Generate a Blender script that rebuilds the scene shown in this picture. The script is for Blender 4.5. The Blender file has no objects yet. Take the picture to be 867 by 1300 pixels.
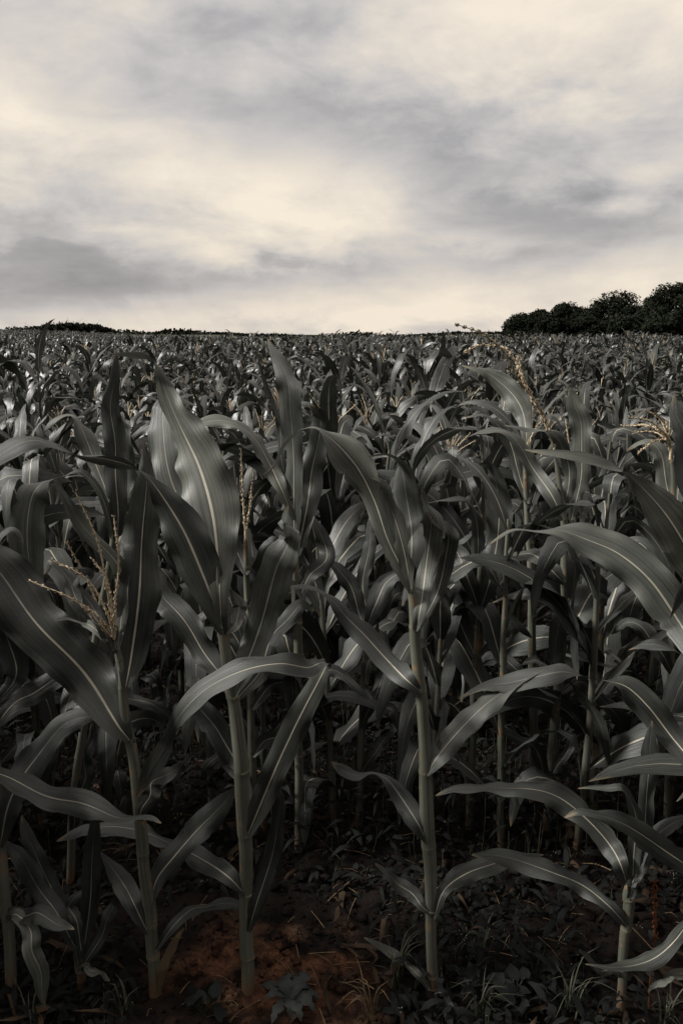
import bpy, math, random
import numpy as np
from mathutils import Vector, Matrix, Euler, noise as mnoise
R = math.radians
rng = random.Random(7)
nr = np.random.default_rng(7)
scene = bpy.context.scene
col = scene.collection

# ------------------------------------------------------------------ camera
CAM_H, FPX, PITCH = 1.6, 1000.0, math.atan(225 / 1000.0)
cam_d = bpy.data.cameras.new('camera'); cam = bpy.data.objects.new('camera', cam_d); col.objects.link(cam)
cam.location = (0, 0, CAM_H); cam.rotation_euler = (math.pi / 2 - PITCH, 0, 0)
cam_d.sensor_fit = 'VERTICAL'; cam_d.sensor_height = 36; cam_d.lens = FPX / 1300 * 36
cam_d.clip_start = 0.05; cam_d.clip_end = 6000
scene.camera = cam
cp, sp = math.cos(PITCH), math.sin(PITCH)

def pdir(px, py):
    a, b = (px - 433.5) / FPX, (650 - py) / FPX
    return np.array([a, cp + b * sp, -sp + b * cp])
def at(px, py, Y):
    d = pdir(px, py); return np.array([0, 0, CAM_H]) + d * (Y / d[1])

# ------------------------------------------------------------------ world
SUN_EL, SUN_AZ = 41, -95          # azimuth measured from +Y towards +X
world = bpy.data.worlds.new('World'); scene.world = world; world.use_nodes = True
wt = world.node_tree; wt.nodes.clear()

class NT:
    def __init__(s, t): s.t = t
    def n(s, typ, **kw):
        nd = s.t.nodes.new(typ)
        for k, v in kw.items(): setattr(nd, k, v)
        return nd
    def put(s, sock, v):
        if hasattr(v, 'is_output') : s.t.links.new(v, sock)
        elif v is not None: sock.default_value = v
    def m(s, op, a, b=None, c=None, clamp=False):
        nd = s.n('ShaderNodeMath', operation=op); nd.use_clamp = clamp
        for i, v in enumerate((a, b, c)): s.put(nd.inputs[i], v)
        return nd.outputs[0]
    def v(s, op, a, b=None):
        nd = s.n('ShaderNodeVectorMath', operation=op)
        s.put(nd.inputs[0], a); s.put(nd.inputs[1], b)
        return nd.outputs['Value'] if op in ('LENGTH', 'DOT_PRODUCT', 'DISTANCE') else nd.outputs[0]
    def noise(s, vec, scale, detail=4, rough=.5, dist=0.0, lac=2.0):
        nd = s.n('ShaderNodeTexNoise'); s.put(nd.inputs['Vector'], vec)
        nd.inputs['Scale'].default_value = scale; nd.inputs['Detail'].default_value = detail
        nd.inputs['Roughness'].default_value = rough; nd.inputs['Distortion'].default_value = dist
        nd.inputs['Lacunarity'].default_value = lac
        return nd.outputs['Fac']
    def ramp(s, fac, stops, interp='LINEAR'):
        nd = s.n('ShaderNodeValToRGB'); s.put(nd.inputs[0], fac); cr = nd.color_ramp; cr.interpolation = interp
        while len(cr.elements) < len(stops): cr.elements.new(.5)
        for e, (p, c) in zip(cr.elements, stops):
            e.position = p; e.color = (*c, 1) if len(c) == 3 else c
        return nd.outputs[0]
    def mix(s, fac, a, b, mode='MIX'):
        nd = s.n('ShaderNodeMix', data_type='RGBA', blend_type=mode)
        s.put(nd.inputs[0], fac)
        for i, q in ((6, a), (7, b)):
            s.put(nd.inputs[i], (*q, 1) if isinstance(q, tuple) and len(q) == 3 else q)
        return nd.outputs[2]
    def mr(s, v, a, b, c=0.0, d=1.0, smooth=False):
        nd = s.n('ShaderNodeMapRange'); nd.clamp = True
        if smooth: nd.interpolation_type = 'SMOOTHSTEP'
        s.put(nd.inputs[0], v)
        for i, q in enumerate((a, b, c, d)): nd.inputs[i + 1].default_value = q
        return nd.outputs[0]

W = NT(wt)
tc = W.n('ShaderNodeTexCoord').outputs['Generated']
sx = W.n('ShaderNodeSeparateXYZ'); W.put(sx.inputs[0], tc)
zz = W.m('MAXIMUM', sx.outputs[2], 0.0)
# cloud deck seen in perspective: direction projected on a high flat layer
den = W.m('ADD', zz, 0.26)
cx = W.n('ShaderNodeCombineXYZ')
W.put(cx.inputs[0], W.m('DIVIDE', sx.outputs[0], den)); W.put(cx.inputs[1], W.m('DIVIDE', sx.outputs[1], den)); cx.inputs[2].default_value = 3.7
deck = cx.outputs[0]
n_big = W.noise(deck, 0.55, 3, .5, .3)
tall = W.v('MULTIPLY', tc, (1.0, 1.0, 2.1))
n_mid = W.m('ADD', W.m('MULTIPLY', W.noise(W.v('ADD', deck, (5.3, 1.2, 0)), 1.3, 6, .5, .2), .35), W.m('MULTIPLY', W.noise(W.v('ADD', tall, (1.3, 4.2, .6)), 2.7, 8, .56, .25), .65))
n_fine = W.noise(W.v('ADD', tall, (2.3, 8.2, 0)), 8.5, 7, .58, .3)
def blob(px, py, rx, ry):
    """soft region of the cloud deck round one compass direction; radii in degrees"""
    d = pdir(px, py); d = d / np.linalg.norm(d)
    az0 = math.atan2(d[0], d[1]); el0 = math.asin(d[2])
    da = W.m('DIVIDE', W.m('SUBTRACT', AZ, az0), R(rx)); de = W.m('DIVIDE', W.m('SUBTRACT', EL, el0), R(ry))
    q = W.m('ADD', W.m('MULTIPLY', da, da), W.m('MULTIPLY', de, de))
    return W.m('POWER', 2.718, W.m('MULTIPLY', q, -1.0))
wob = W.m('MULTIPLY', W.m('SUBTRACT', n_mid, .5), .30)
wob2 = W.m('MULTIPLY', W.m('SUBTRACT', n_fine, .5), .10)
n_str = W.noise(W.v('ADD', W.v('MULTIPLY', tc, (1.0, 1.0, 7.0)), (3.1, .4, 1.7)), 3.2, 6, .55, .15)
n_puff = W.noise(W.v('ADD', tall, (7.7, 2.1, 3.3)), 5.2, 9, .62, .5)
low = W.mr(sx.outputs[2], .42, .05, 0, 1, True)
AZ = W.m('ADD', W.m('ARCTAN2', sx.outputs[0], sx.outputs[1]), wob)
EL = W.m('ADD', W.m('ARCSINE', sx.outputs[2]), wob2)
val = W.m('ADD', 0.58, W.m('MULTIPLY', W.m('SUBTRACT', n_mid, .5), .62))
val = W.m('ADD', val, W.m('MULTIPLY', W.m('SUBTRACT', n_big, .5), .15))
val = W.m('ADD', val, W.m('MULTIPLY', W.m('SUBTRACT', n_puff, .5), .50))
val = W.m('ADD', val, W.m('MULTIPLY', W.m('MULTIPLY', W.m('SUBTRACT', n_str, .5), .48), low))
val = W.m('ADD', val, W.m('MULTIPLY', W.m('SUBTRACT', n_fine, .5), .62))
for (px, py, rx, ry, a) in [(340, 245, 8, 3.6, .30), (700, 60, 13, 5, .24), (60, 130, 7, 5, .20), (520, 395, 16, 1.6, .30),
                            (130, 368, 15, 1.5, -.24), (60, 325, 9, 1.0, -.18), (300, 345, 6, .8, -.12), (60, 285, 7, 1.0, -.10), (690, 262, 7, 1.5, -.20), (790, 285, 8, 1.3, -.20), (600, 210, 4, 1.2, -.10), (700, 325, 6, .9, -.12), (580, 330, 5, .9, -.08), (90, 115, 2.2, 1.2, -.12), (730, 150, 12, 2.2, -.08), (250, 60, 9, 5, -.16), (480, 160, 10, 4, -.12), (830, 345, 6, 2, .2),
                            (60, 240, 8, 3, -.12), (0, 415, 14, 1.6, .12), (620, 190, 8, 3, -.06)]:
    val = W.m('ADD', val, W.m('MULTIPLY', blob(px, py, rx, ry), a))
cloud = W.ramp(val, [(.02, (.22, .217, .224)), (.34, (.40, .385, .390)), (.52, (.58, .548, .532)), (.70, (.76, .69, .61)), (.9, (.95, .84, .70))])
# unseen sky shaped for the light: dimmed low behind the viewer, brightened overhead
back = W.m('MULTIPLY', W.mr(W.m('SUBTRACT', W.m('MULTIPLY', sx.outputs[2], .9), W.m('MULTIPLY', sx.outputs[1], -1.0)), -.6, .35, 0.03, 1.0, True),
           W.mr(sx.outputs[2], .55, .9, 1.0, 1.7, True))
cloud = W.mix(1.0, cloud, W.n('ShaderNodeCombineColor').outputs[0], 'MULTIPLY')
cc = cloud.node
comb = wt.nodes.new('ShaderNodeCombineColor')
for i in range(3): W.put(comb.inputs[i], back)
W.put(cc.inputs[7], comb.outputs[0])
sky = W.n('ShaderNodeTexSky', sky_type='NISHITA'); sky.sun_disc = False
sky.sun_elevation = R(SUN_EL); sky.sun_rotation = R(SUN_AZ); sky.air_density = 1.5; sky.dust_density = 4
SKY_STR = 0.05; SKY_GAIN = 2 ** -1.95
sky_c = W.mix(W.mr(sx.outputs[2], -.02, .0), (.02, .02, .02), W.mix(.94, sky.outputs[0], W.mix(1.0, cloud, (SKY_GAIN / SKY_STR,) * 3, 'MULTIPLY')))
bg = W.n('ShaderNodeBackground'); W.put(bg.inputs[0], sky_c); bg.inputs[1].default_value = SKY_STR
wo = W.n('ShaderNodeOutputWorld'); W.put(wo.inputs[0], bg.outputs[0])

# ------------------------------------------------------------------ sun behind the cloud, exposure
sun_d = bpy.data.lights.new('sun', 'SUN'); sun_d.energy = 1.5; sun_d.angle = R(11); sun_d.color = (1, .975, .93)
sun = bpy.data.objects.new('sun', sun_d); col.objects.link(sun)
sdv = Vector((math.sin(R(SUN_AZ)) * math.cos(R(SUN_EL)), math.cos(R(SUN_AZ)) * math.cos(R(SUN_EL)), math.sin(R(SUN_EL))))
sun.rotation_euler = sdv.to_track_quat('Z', 'Y').to_euler(); sun.location = (0, 0, 20)
vs = scene.view_settings; vs.view_transform = 'Standard'; vs.look = 'None'; vs.exposure = 1.95; vs.gamma = 1
scene.render.engine = 'CYCLES'; scene.cycles.max_bounces = 5; scene.cycles.diffuse_bounces = 2; scene.cycles.glossy_bounces = 2
scene.cycles.transmission_bounces = 2; scene.cycles.use_denoising = True

# ------------------------------------------------------------------ helpers
def link(o, parent=None):
    col.objects.link(o); o.parent = parent; return o
def tag(o, label=None, cat=None, group=None, kind=None):
    for k, v in (('label', label), ('category', cat), ('group', group), ('kind', kind)):
        if v: o[k] = v
    return o
def mesh(name, V, F, mat=None, uv=None, smooth=True):
    me = bpy.data.meshes.new(name)
    V = np.asarray(V, dtype=np.float32)
    F = np.asarray(F, dtype=np.int32)
    me.vertices.add(len(V)); me.vertices.foreach_set('co', V.ravel())
    k = F.shape[1]
    me.loops.add(F.size); me.loops.foreach_set('vertex_index', F.ravel())
    me.polygons.add(len(F)); me.polygons.foreach_set('loop_start', np.arange(len(F), dtype=np.int32) * k)
    me.update(calc_edges=True)
    if uv is not None:
        l = me.uv_layers.new(name='UVMap'); l.data.foreach_set('uv', np.asarray(uv, np.float32)[F.ravel()].ravel())
    if smooth: me.polygons.foreach_set('use_smooth', np.ones(len(F), bool))
    if mat: me.materials.append(mat)
    return me
class Acc:
    def __init__(s): s.V, s.F, s.U, s.n = [], [], [], 0
    def add(s, V, F, U=None):
        s.V.append(np.asarray(V, float)); s.F.append(np.asarray(F) + s.n); s.U.append(np.zeros((len(V), 2)) if U is None else U); s.n += len(V)
    def mesh(s, name, mat): return mesh(name, np.concatenate(s.V), np.concatenate(s.F), mat, np.concatenate(s.U))
def catmull(P, n):
    P = np.asarray(P, float); P = np.vstack([2 * P[0] - P[1], P, 2 * P[-1] - P[-2]])
    m = len(P) - 3; t = np.linspace(0, m, n); i = np.minimum(t.astype(int), m - 1); f = (t - i)[:, None]
    a, b, c, d = P[i], P[i + 1], P[i + 2], P[i + 3]
    return .5 * (2 * b + (c - a) * f + (2 * a - 5 * b + 4 * c - d) * f ** 2 + (3 * b - a - 3 * c + d) * f ** 3)
def unit(v): return v / np.maximum(np.linalg.norm(v, axis=-1, keepdims=True), 1e-9)
def grid_faces(n, m, wrap=False):
    i = np.arange(n - 1)[:, None]; j = np.arange(m if wrap else m - 1)[None]
    j2 = (j + 1) % m
    return np.stack(np.broadcast_arrays(i * m + j, i * m + j2, (i + 1) * m + j2, (i + 1) * m + j), -1).reshape(-1, 4)
def tube(P, rad, sides=8):
    P = np.asarray(P, float); n = len(P); rad = np.broadcast_to(rad, n)
    T = unit(np.gradient(P, axis=0)); ref = np.array([0.31, 0.87, 0.1]) if abs(T[:, 2]).mean() > .5 else np.array([0, 0, 1.])
    A = unit(np.cross(T, ref)); B = np.cross(T, A)
    th = np.linspace(0, 2 * np.pi, sides, endpoint=False)
    V = P[:, None] + rad[:, None, None] * (np.cos(th)[None, :, None] * A[:, None] + np.sin(th)[None, :, None] * B[:, None])
    U = np.stack(np.broadcast_arrays(th[None] / 6.283, np.linspace(0, 1, n)[:, None]), -1).reshape(-1, 2)
    return V.reshape(-1, 3), grid_faces(n, sides, True), U

COLS_HI = np.array([-1, -.8, -.55, -.3, -.07, 0, .07, .3, .55, .8, 1])
COLS_LO = np.array([-1, -.5, 0, .5, 1])
COLS_XS = np.array([-1, 0, 1])
def leaf_geo(P, Wv, h, fold=.35, rip=.18, seed=0, cols=COLS_HI, rk=None):
    """blade swept along the spine P; Wv = across directions, h = half widths in metres"""
    r = np.random.default_rng(seed); n = len(P)
    T = unit(np.gradient(P, axis=0)); Wv = unit(Wv - (Wv * T).sum(-1, keepdims=True) * T); N = np.cross(Wv, T)
    L = np.concatenate([[0], np.cumsum(np.linalg.norm(np.diff(P, axis=0), axis=1))]); s = L / L[-1]
    u = cols[None, :, None]; au = np.abs(u)
    pw_ = r.uniform(0, 6.3, 4); H = (h * (1 + .05 * np.sin(s * 17 + pw_[0]) + .03 * np.sin(s * 31 + pw_[1])))[:, None, None]
    if len(cols) > 6:                                             # nicks and small tears in the margins
        nick = np.ones((n, 2))
        for _ in range(int(r.integers(2, 7))): nick[:, int(r.integers(2))] *= 1 - r.uniform(.06, .22) * np.exp(-((s - r.uniform(.1, .95)) / r.uniform(.006, .018)) ** 2)
        H = H * np.where(u < 0, nick[:, None, :1], nick[:, None, 1:])
    phi = (fold * (.45 + 1.4 * np.exp(-s * 9)))[:, None, None]
    off = Wv[:, None] * u * H * np.cos(phi) + N[:, None] * au * H * np.sin(phi)
    off -= math.copysign(1, fold) * N[:, None] * au ** 2 * H * .26                        # margins recurve
    k = (rk or r.uniform(7, 12)); ph = r.uniform(0, 6.3, 4)
    env = np.clip(s * 5, 0, 1) * np.clip((1 - s) * 3, 0, 1)
    sl = L[:, None, None] / .8
    wave = np.where(u > 0, np.sin(k * 3.2 * sl + ph[0]) + .6 * np.sin(k * 5.3 * sl + ph[1]), np.sin(k * 2.9 * sl + ph[2]) + .6 * np.sin(k * 5.9 * sl + ph[3]))
    off += N[:, None] * (wave * au ** 3 * env[:, None, None] * H * rip)
    off += N[:, None] * H * .09 * (np.sin(s * 11 + pw_[2]) * np.clip(s * 4, 0, 1) * np.clip((1 - s) * 4, 0, 1))[:, None, None] * u * (1 - .3 * au)
    off += N[:, None] * np.where(au < .1, -.0012 * (au < .01) + 0.0004, 0) * (1 - s[:, None, None])
    V = P[:, None] + off
    U = np.stack(np.broadcast_arrays((cols[None] + 1) / 2, s[:, None]), -1)
    return V.reshape(-1, 3), grid_faces(n, len(cols)), U.reshape(-1, 2)

# ------------------------------------------------------------------ materials
def newmat(name):
    m = bpy.data.materials.new(name); m.use_nodes = True; t = m.node_tree
    for nd in list(t.nodes):
        if nd.type != 'OUTPUT_MATERIAL': t.nodes.remove(nd)
    return m, NT(t), t.nodes['Material Output']
def principled(N, out, base, rough=.5, spec=.5, bump=None, bstr=.2, bdist=.002, trans=0, tcol=None):
    p = N.n('ShaderNodeBsdfPrincipled'); N.put(p.inputs['Base Color'], (*base, 1) if isinstance(base, tuple) else base)
    N.put(p.inputs['Roughness'], rough); p.inputs['Specular IOR Level'].default_value = spec
    if bump is not None:
        b = N.n('ShaderNodeBump'); b.inputs['Strength'].default_value = bstr; b.inputs['Distance'].default_value = bdist
        N.put(b.inputs['Height'], bump); N.put(p.inputs['Normal'], b.outputs[0])
    sh = p.outputs[0]
    if trans:
        tr = N.n('ShaderNodeBsdfTranslucent'); N.put(tr.inputs[0], (*tcol, 1) if tcol else base)
        mx = N.n('ShaderNodeMixShader'); mx.inputs[0].default_value = trans
        N.put(mx.inputs[1], p.outputs[0]); N.put(mx.inputs[2], tr.outputs[0]); sh = mx.outputs[0]
    N.put(out.inputs[0], sh); return p
def uvvec(N, su, sv):
    uv = N.n('ShaderNodeUVMap'); mp = N.n('ShaderNodeMapping'); N.put(mp.inputs[0], uv.outputs[0]); mp.inputs['Scale'].default_value = (su, sv, 1)
    oi = N.n('ShaderNodeObjectInfo'); c = N.n('ShaderNodeCombineXYZ'); N.put(c.inputs[2], N.m('MULTIPLY', oi.outputs['Random'], 37.0))
    return N.v('ADD', mp.outputs[0], c.outputs[0]), oi.outputs['Random'], uv.outputs[0]
def leaf_mat(name, dark, light, rib, rough=.47, trans=.16, spec=.55, dry=0.0):
    m, N, out = newmat(name)
    vec, rnd, uv = uvvec(N, 1, 1)
    vA, _, _ = uvvec(N, 34, .9); vB, _, _ = uvvec(N, 90, 1.6); vC, _, _ = uvvec(N, 1.6, 5)
    nA = N.noise(vA, 1, 3, .6); nB = N.noise(vB, 1, 2, .5); nC = N.noise(vC, 1, 5, .6)
    s = N.n('ShaderNodeSeparateXYZ'); N.put(s.inputs[0], uv)
    d = N.m('ABSOLUTE', N.m('SUBTRACT', s.outputs[0], .5))
    f = N.m('ADD', N.m('MULTIPLY', nA, .55), N.m('MULTIPLY', nC, .45))
    c = N.mix(N.mr(f, .36, .64), dark, light)
    c = N.mix(1, c, N.mix(rnd, (.78, .80, .80), (1.2, 1.18, 1.12)), 'MULTIPLY')
    # small pale flecks and a few tan scars
    fl = N.n('ShaderNodeTexVoronoi'); N.put(fl.inputs['Vector'], uvvec(N, 14, 60)[0]); fl.inputs['Scale'].default_value = 1
    c = N.mix(N.m('MULTIPLY', N.mr(fl.outputs['Distance'], .10, .04), N.mr(nC, .56, .62)), c, (.19, .17, .12))
    # dried tip and margin
    tip = N.m('ADD', s.outputs[1], N.m('MULTIPLY', N.m('SUBTRACT', nC, .5), .25))
    c = N.mix(N.mr(tip, 1.0 - dry, 1.06 - dry), c, (.16, .125, .07))
    w = N.m('MULTIPLY', N.mr(s.outputs[1], 0, .85, .030, .003), N.mr(nA, .3, .7, .75, 1.2))
    ribf = N.m('SUBTRACT', 1.0, N.m('DIVIDE', N.m('SUBTRACT', d, w), .008), clamp=True)
    c = N.mix(N.m('MULTIPLY', ribf, N.m('MULTIPLY', N.mr(s.outputs[1], .4, 1.0, 1.0, .2), N.m('MULTIPLY', N.mr(nC, .35, .65, .5, 1.0), N.mr(rnd, 0, 1, .55, 1.0)))), c, rib)
    h = N.m('ADD', N.m('MULTIPLY', nB, .35), N.m('MULTIPLY', nA, .65))
    principled(N, out, c, N.mr(nC, .3, .7, rough - .08, rough + .12), spec, h, .8, .002, trans)
    return m
M = {}
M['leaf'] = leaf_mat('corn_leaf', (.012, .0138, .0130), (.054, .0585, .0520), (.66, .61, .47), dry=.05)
M['leaf_pale_lit'] = leaf_mat('corn_leaf_pale_lit', (.034, .037, .033), (.118, .123, .105), (.66, .61, .48), dry=.045)  # paler blades; light on the lit leaves is partly put into this colour
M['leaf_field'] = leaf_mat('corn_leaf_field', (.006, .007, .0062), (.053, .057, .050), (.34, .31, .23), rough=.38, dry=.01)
M['leaf_dry'] = leaf_mat('corn_leaf_dry', (.08, .055, .035), (.16, .11, .065), (.22, .17, .1), rough=.7, dry=.2, spec=.25)
def stalk_material():
    m, N, out = newmat('corn_stalk')
    vec, rnd, uv = uvvec(N, 9, 1.5); nA = N.noise(vec, 1.5, 4, .6)
    g = N.n('ShaderNodeNewGeometry'); s = N.n('ShaderNodeSeparateXYZ'); N.put(s.inputs[0], g.outputs['Position'])
    patch = N.noise(g.outputs['Position'], 22, 4, .6)
    c = N.mix(N.mr(nA, .3, .7), (.050, .052, .041), (.175, .172, .136))
    pn = N.noise(g.outputs['Position'], 7, 3, .5); c = N.mix(N.mr(pn, .45, .65, 0, .55), c, (.055, .064, .044))
    c = N.mix(N.mr(patch, .58, .68), c, (.20, .13, .07))
    low = N.m('ADD', s.outputs[2], N.m('MULTIPLY', patch, .16))
    c = N.mix(N.mr(low, .17, .05), c, (.17, .085, .04))
    principled(N, out, c, .5, .4, nA, .3, .001)
    return m
M['stalk'] = stalk_material()
def plain(name, a, b, scale=30, rough=.8, spec=.3, bstr=.4, bdist=.004, trans=0):
    m, N, out = newmat(name); tcx = N.n('ShaderNodeTexCoord'); f = N.noise(tcx.outputs['Object'], scale, 5, .6)
    oi = N.n('ShaderNodeObjectInfo')
    c = N.mix(N.mr(f, .3, .7), a, b)
    c = N.mix(1, c, N.mix(oi.outputs['Random'], (.8, .8, .8), (1.2, 1.2, 1.2)), 'MULTIPLY')
    principled(N, out, c, rough, spec, f, bstr, bdist, trans); return m
M['tassel'] = plain('tassel', (.34, .26, .17), (.66, .55, .38), 180, .75)
M['silk'] = plain('silk', (.08, .05, .03), (.22, .14, .06), 180, .8)
M['collar'] = plain('collar', (.10, .09, .06), (.20, .18, .12), 120, .6)
M['crown'] = plain('tree_foliage', (.008, .010, .007), (.022, .025, .017), .8, 1.0, .02, trans=0)
M['bark'] = plain('bark', (.04, .035, .03), (.09, .08, .07), 6, .9)
M['weed'] = plain('weed_leaf', (.004, .005, .0045), (.013, .015, .013), 25, .75, .15, trans=.08)
M['weed_pale'] = plain('weed_leaf_pale', (.014, .017, .016), (.036, .040, .037), 25, .65, .3, trans=.05)
M['grass'] = plain('grass_blade', (.03, .035, .022), (.08, .08, .05), 15, .6, .3)
M['straw'] = plain('straw', (.10, .065, .035), (.26, .18, .10), 60, .8)
M['rust'] = plain('rust_seed', (.10, .035, .015), (.24, .09, .035), 90, .85)
M['flower'] = plain('seed_flower', (.35, .34, .30), (.5, .48, .42), 90, .8)
M['dead'] = plain('dead_leaf', (.012, .009, .007), (.085, .055, .034), 9, .85, .15)
M['clod'] = plain('soil_clod', (.012, .008, .006), (.055, .030, .019), 14, .95, .15, .8, .01)
def soil():
    m, N, out = newmat('soil'); g = N.n('ShaderNodeNewGeometry'); P = g.outputs['Position']
    big = N.noise(P, 2.2, 4, .6, .4); mid = N.noise(P, 14, 6, .68); fine = N.noise(P, 90, 5, .7)
    c = N.mix(N.mr(mid, .35, .65), (.005, .004, .0038), (.016, .011, .009))
    s = N.n('ShaderNodeSeparateXYZ'); N.put(s.inputs[0], P)
    # the bare reddish earth lies between the middle plants of the front rank
    bare = N.m('SUBTRACT', 1.0, N.m('MULTIPLY', N.v('LENGTH', N.v('MULTIPLY', N.v('SUBTRACT', P, (-.17, 1.66, 0)), (2.1, 2.9, 0))), 1.0), clamp=True)
    red = N.m('MULTIPLY', N.mr(N.m('ADD', big, N.m('MULTIPLY', bare, .34)), .64, .80), N.mr(mid, .38, .6))
    c = N.mix(red, c, N.mix(N.mr(fine, .3, .7), (.045, .020, .011), (.18, .082, .044)))
    vd = N.m('MULTIPLY', N.mr(N.noise(P, 5, 2, .5), .6, .7), N.mr(fine, .4, .6)); c = N.mix(N.m('MULTIPLY', vd, bare), c, (.30, .17, .10))
    far = N.mr(s.outputs[1], 8, 30); c = N.mix(far, c, N.mix(N.noise(P, .05, 5, .6), (.03, .032, .022), (.055, .055, .035)))
    hgt = N.m('ADD', N.m('MULTIPLY', mid, .7), N.m('MULTIPLY', fine, .3))
    principled(N, out, c, .95, .12, hgt, 1.0, .02); return m
M['soil'] = soil()

# ------------------------------------------------------------------ terrain
def sst(a, b, x): t = np.clip((x - a) / (b - a), 0, 1); return t * t * (3 - 2 * t)
def ground_z(x, y):
    x = np.asarray(x, float); y = np.asarray(y, float)
    z = -.42 * sst(2.2, 9, y) + .30 * sst(12, 60, y) + .10 * sst(150, 500, y)
    z = z + sst(6, 60, y) * (.10 * np.sin(x / 13 + .6) + .22 * np.sin(x / 61 - 1.2) * sst(30, 150, y))
    z = z + sst(30, 170, y) * (1.25 * np.minimum((x / 62.) ** 2, 1.6) - .25)
    return z
def ax(parts): return np.unique(np.concatenate(parts))
gx = ax([-np.geomspace(2, 2500, 40), np.linspace(-2, 2, 200), np.geomspace(2, 2500, 40)])
gy = ax([[-1500, -500, -150, -50, -20, -8, -3, -1, 0, .5], np.linspace(.8, 4, 180), np.geomspace(4, 3500, 70)])
GX, GY = np.meshgrid(gx, gy)
GZ = ground_z(GX, GY)
near = sst(5, 3, np.abs(GX)) * sst(6, 4, GY) * sst(.3, .9, GY)
nz = np.array([mnoise.fractal(Vector((a * 2.3, b * 2.3, 0)), .9, 2.1, 5) if w > 0 else 0 for a, b, w in zip(GX.ravel(), GY.ravel(), near.ravel())]).reshape(GX.shape)
nz2 = np.array([mnoise.fractal(Vector((a * 14, b * 14, 4)), .8, 2.1, 4) if w > 0 else 0 for a, b, w in zip(GX.ravel(), GY.ravel(), near.ravel())]).reshape(GX.shape)
GZ = GZ + near * (.018 * nz + .017 * nz2)
gm = mesh('ground', np.stack([GX, GY, GZ], -1).reshape(-1, 3), grid_faces(len(gy), len(gx)), M['soil'])
ground = link(bpy.data.objects.new('ground', gm)); tag(ground, kind='structure')

# ------------------------------------------------------------------ corn: parts
def part(name, geo, mat, parent, label=None):
    me = geo.mesh(name, mat) if isinstance(geo, Acc) else mesh(name, geo[0], geo[1], mat, geo[2])
    o = link(bpy.data.objects.new(name, me), parent)
    if label: o['label'] = label
    return o
def plant_root(loc, name='corn_plant'):
    o = bpy.data.objects.new(name, None); o.empty_display_size = .1; o.location = loc; return link(o)

def stalk_geo(P, r, nodes, sides=14):
    """P dense spine, r dense radii, nodes = fractions 0..1 where a sheath collar sits"""
    n = len(P); s = np.linspace(0, 1, n); r = np.array(r, float).copy()
    for q in nodes:
        d = (s - q); r *= 1 + .10 * np.exp(-(d / .004) ** 2) + .07 * np.where(d > 0, np.exp(-d / .05), 0)
    P = P.copy()
    for i, q in enumerate(nodes): P[:, 0] += (.0018 if i % 2 else -.0018) * np.tanh((s - q) / .02)
    return tube(P, r, sides)

def spike_acc(acc, P, r0=.0026, spk=.012, dens=300, seed=0):
    """thin tassel branch with overlapping spikelets"""
    r = np.random.default_rng(seed); V, F, U = tube(P, np.linspace(r0, r0 * .5, len(P)), 5); acc.add(V, F, U)
    L = np.concatenate([[0], np.cumsum(np.linalg.norm(np.diff(P, axis=0), axis=1))]); n = max(4, int(L[-1] * dens))
    T = unit(np.gradient(P, axis=0))
    for j in range(n):
        q = (j + .5) / n
        if q < .1: continue
        x = q * L[-1]; i = min(np.searchsorted(L, x), len(P) - 1); b = P[i]; t = T[i]
        side = unit(np.cross(t, r.normal(size=3))); d = unit(t * 1.0 + side * .16); a = unit(np.cross(d, side)); c = np.cross(d, a)
        l = spk * r.uniform(.8, 1.25) * (1.05 - .35 * q); w = l * .24
        m_ = b + side * r0 + d * l * .45
        V = np.array([b + side * r0 * .5, m_ + a * w, m_ + c * w, m_ - a * w, m_ - c * w, b + side * r0 + d * l])
        F = np.array([[0, 1, 2, 2], [0, 2, 3, 3], [0, 3, 4, 4], [0, 4, 1, 1], [5, 2, 1, 1], [5, 3, 2, 2], [5, 4, 3, 3], [5, 1, 4, 4]])
        V8 = V; F4 = np.array([[0, 1, 5, 2], [0, 2, 5, 3], [0, 3, 5, 4], [0, 4, 5, 1]])
        acc.add(V8, F4)
def collar_geo(p, r):
    P = np.array([p + np.array([0, 0, z]) for z in (-.004, 0, .003, .006)]); return tube(P, np.array([r * 1.02, r * 1.13, r * 1.10, r * 1.02]), 12)

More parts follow.
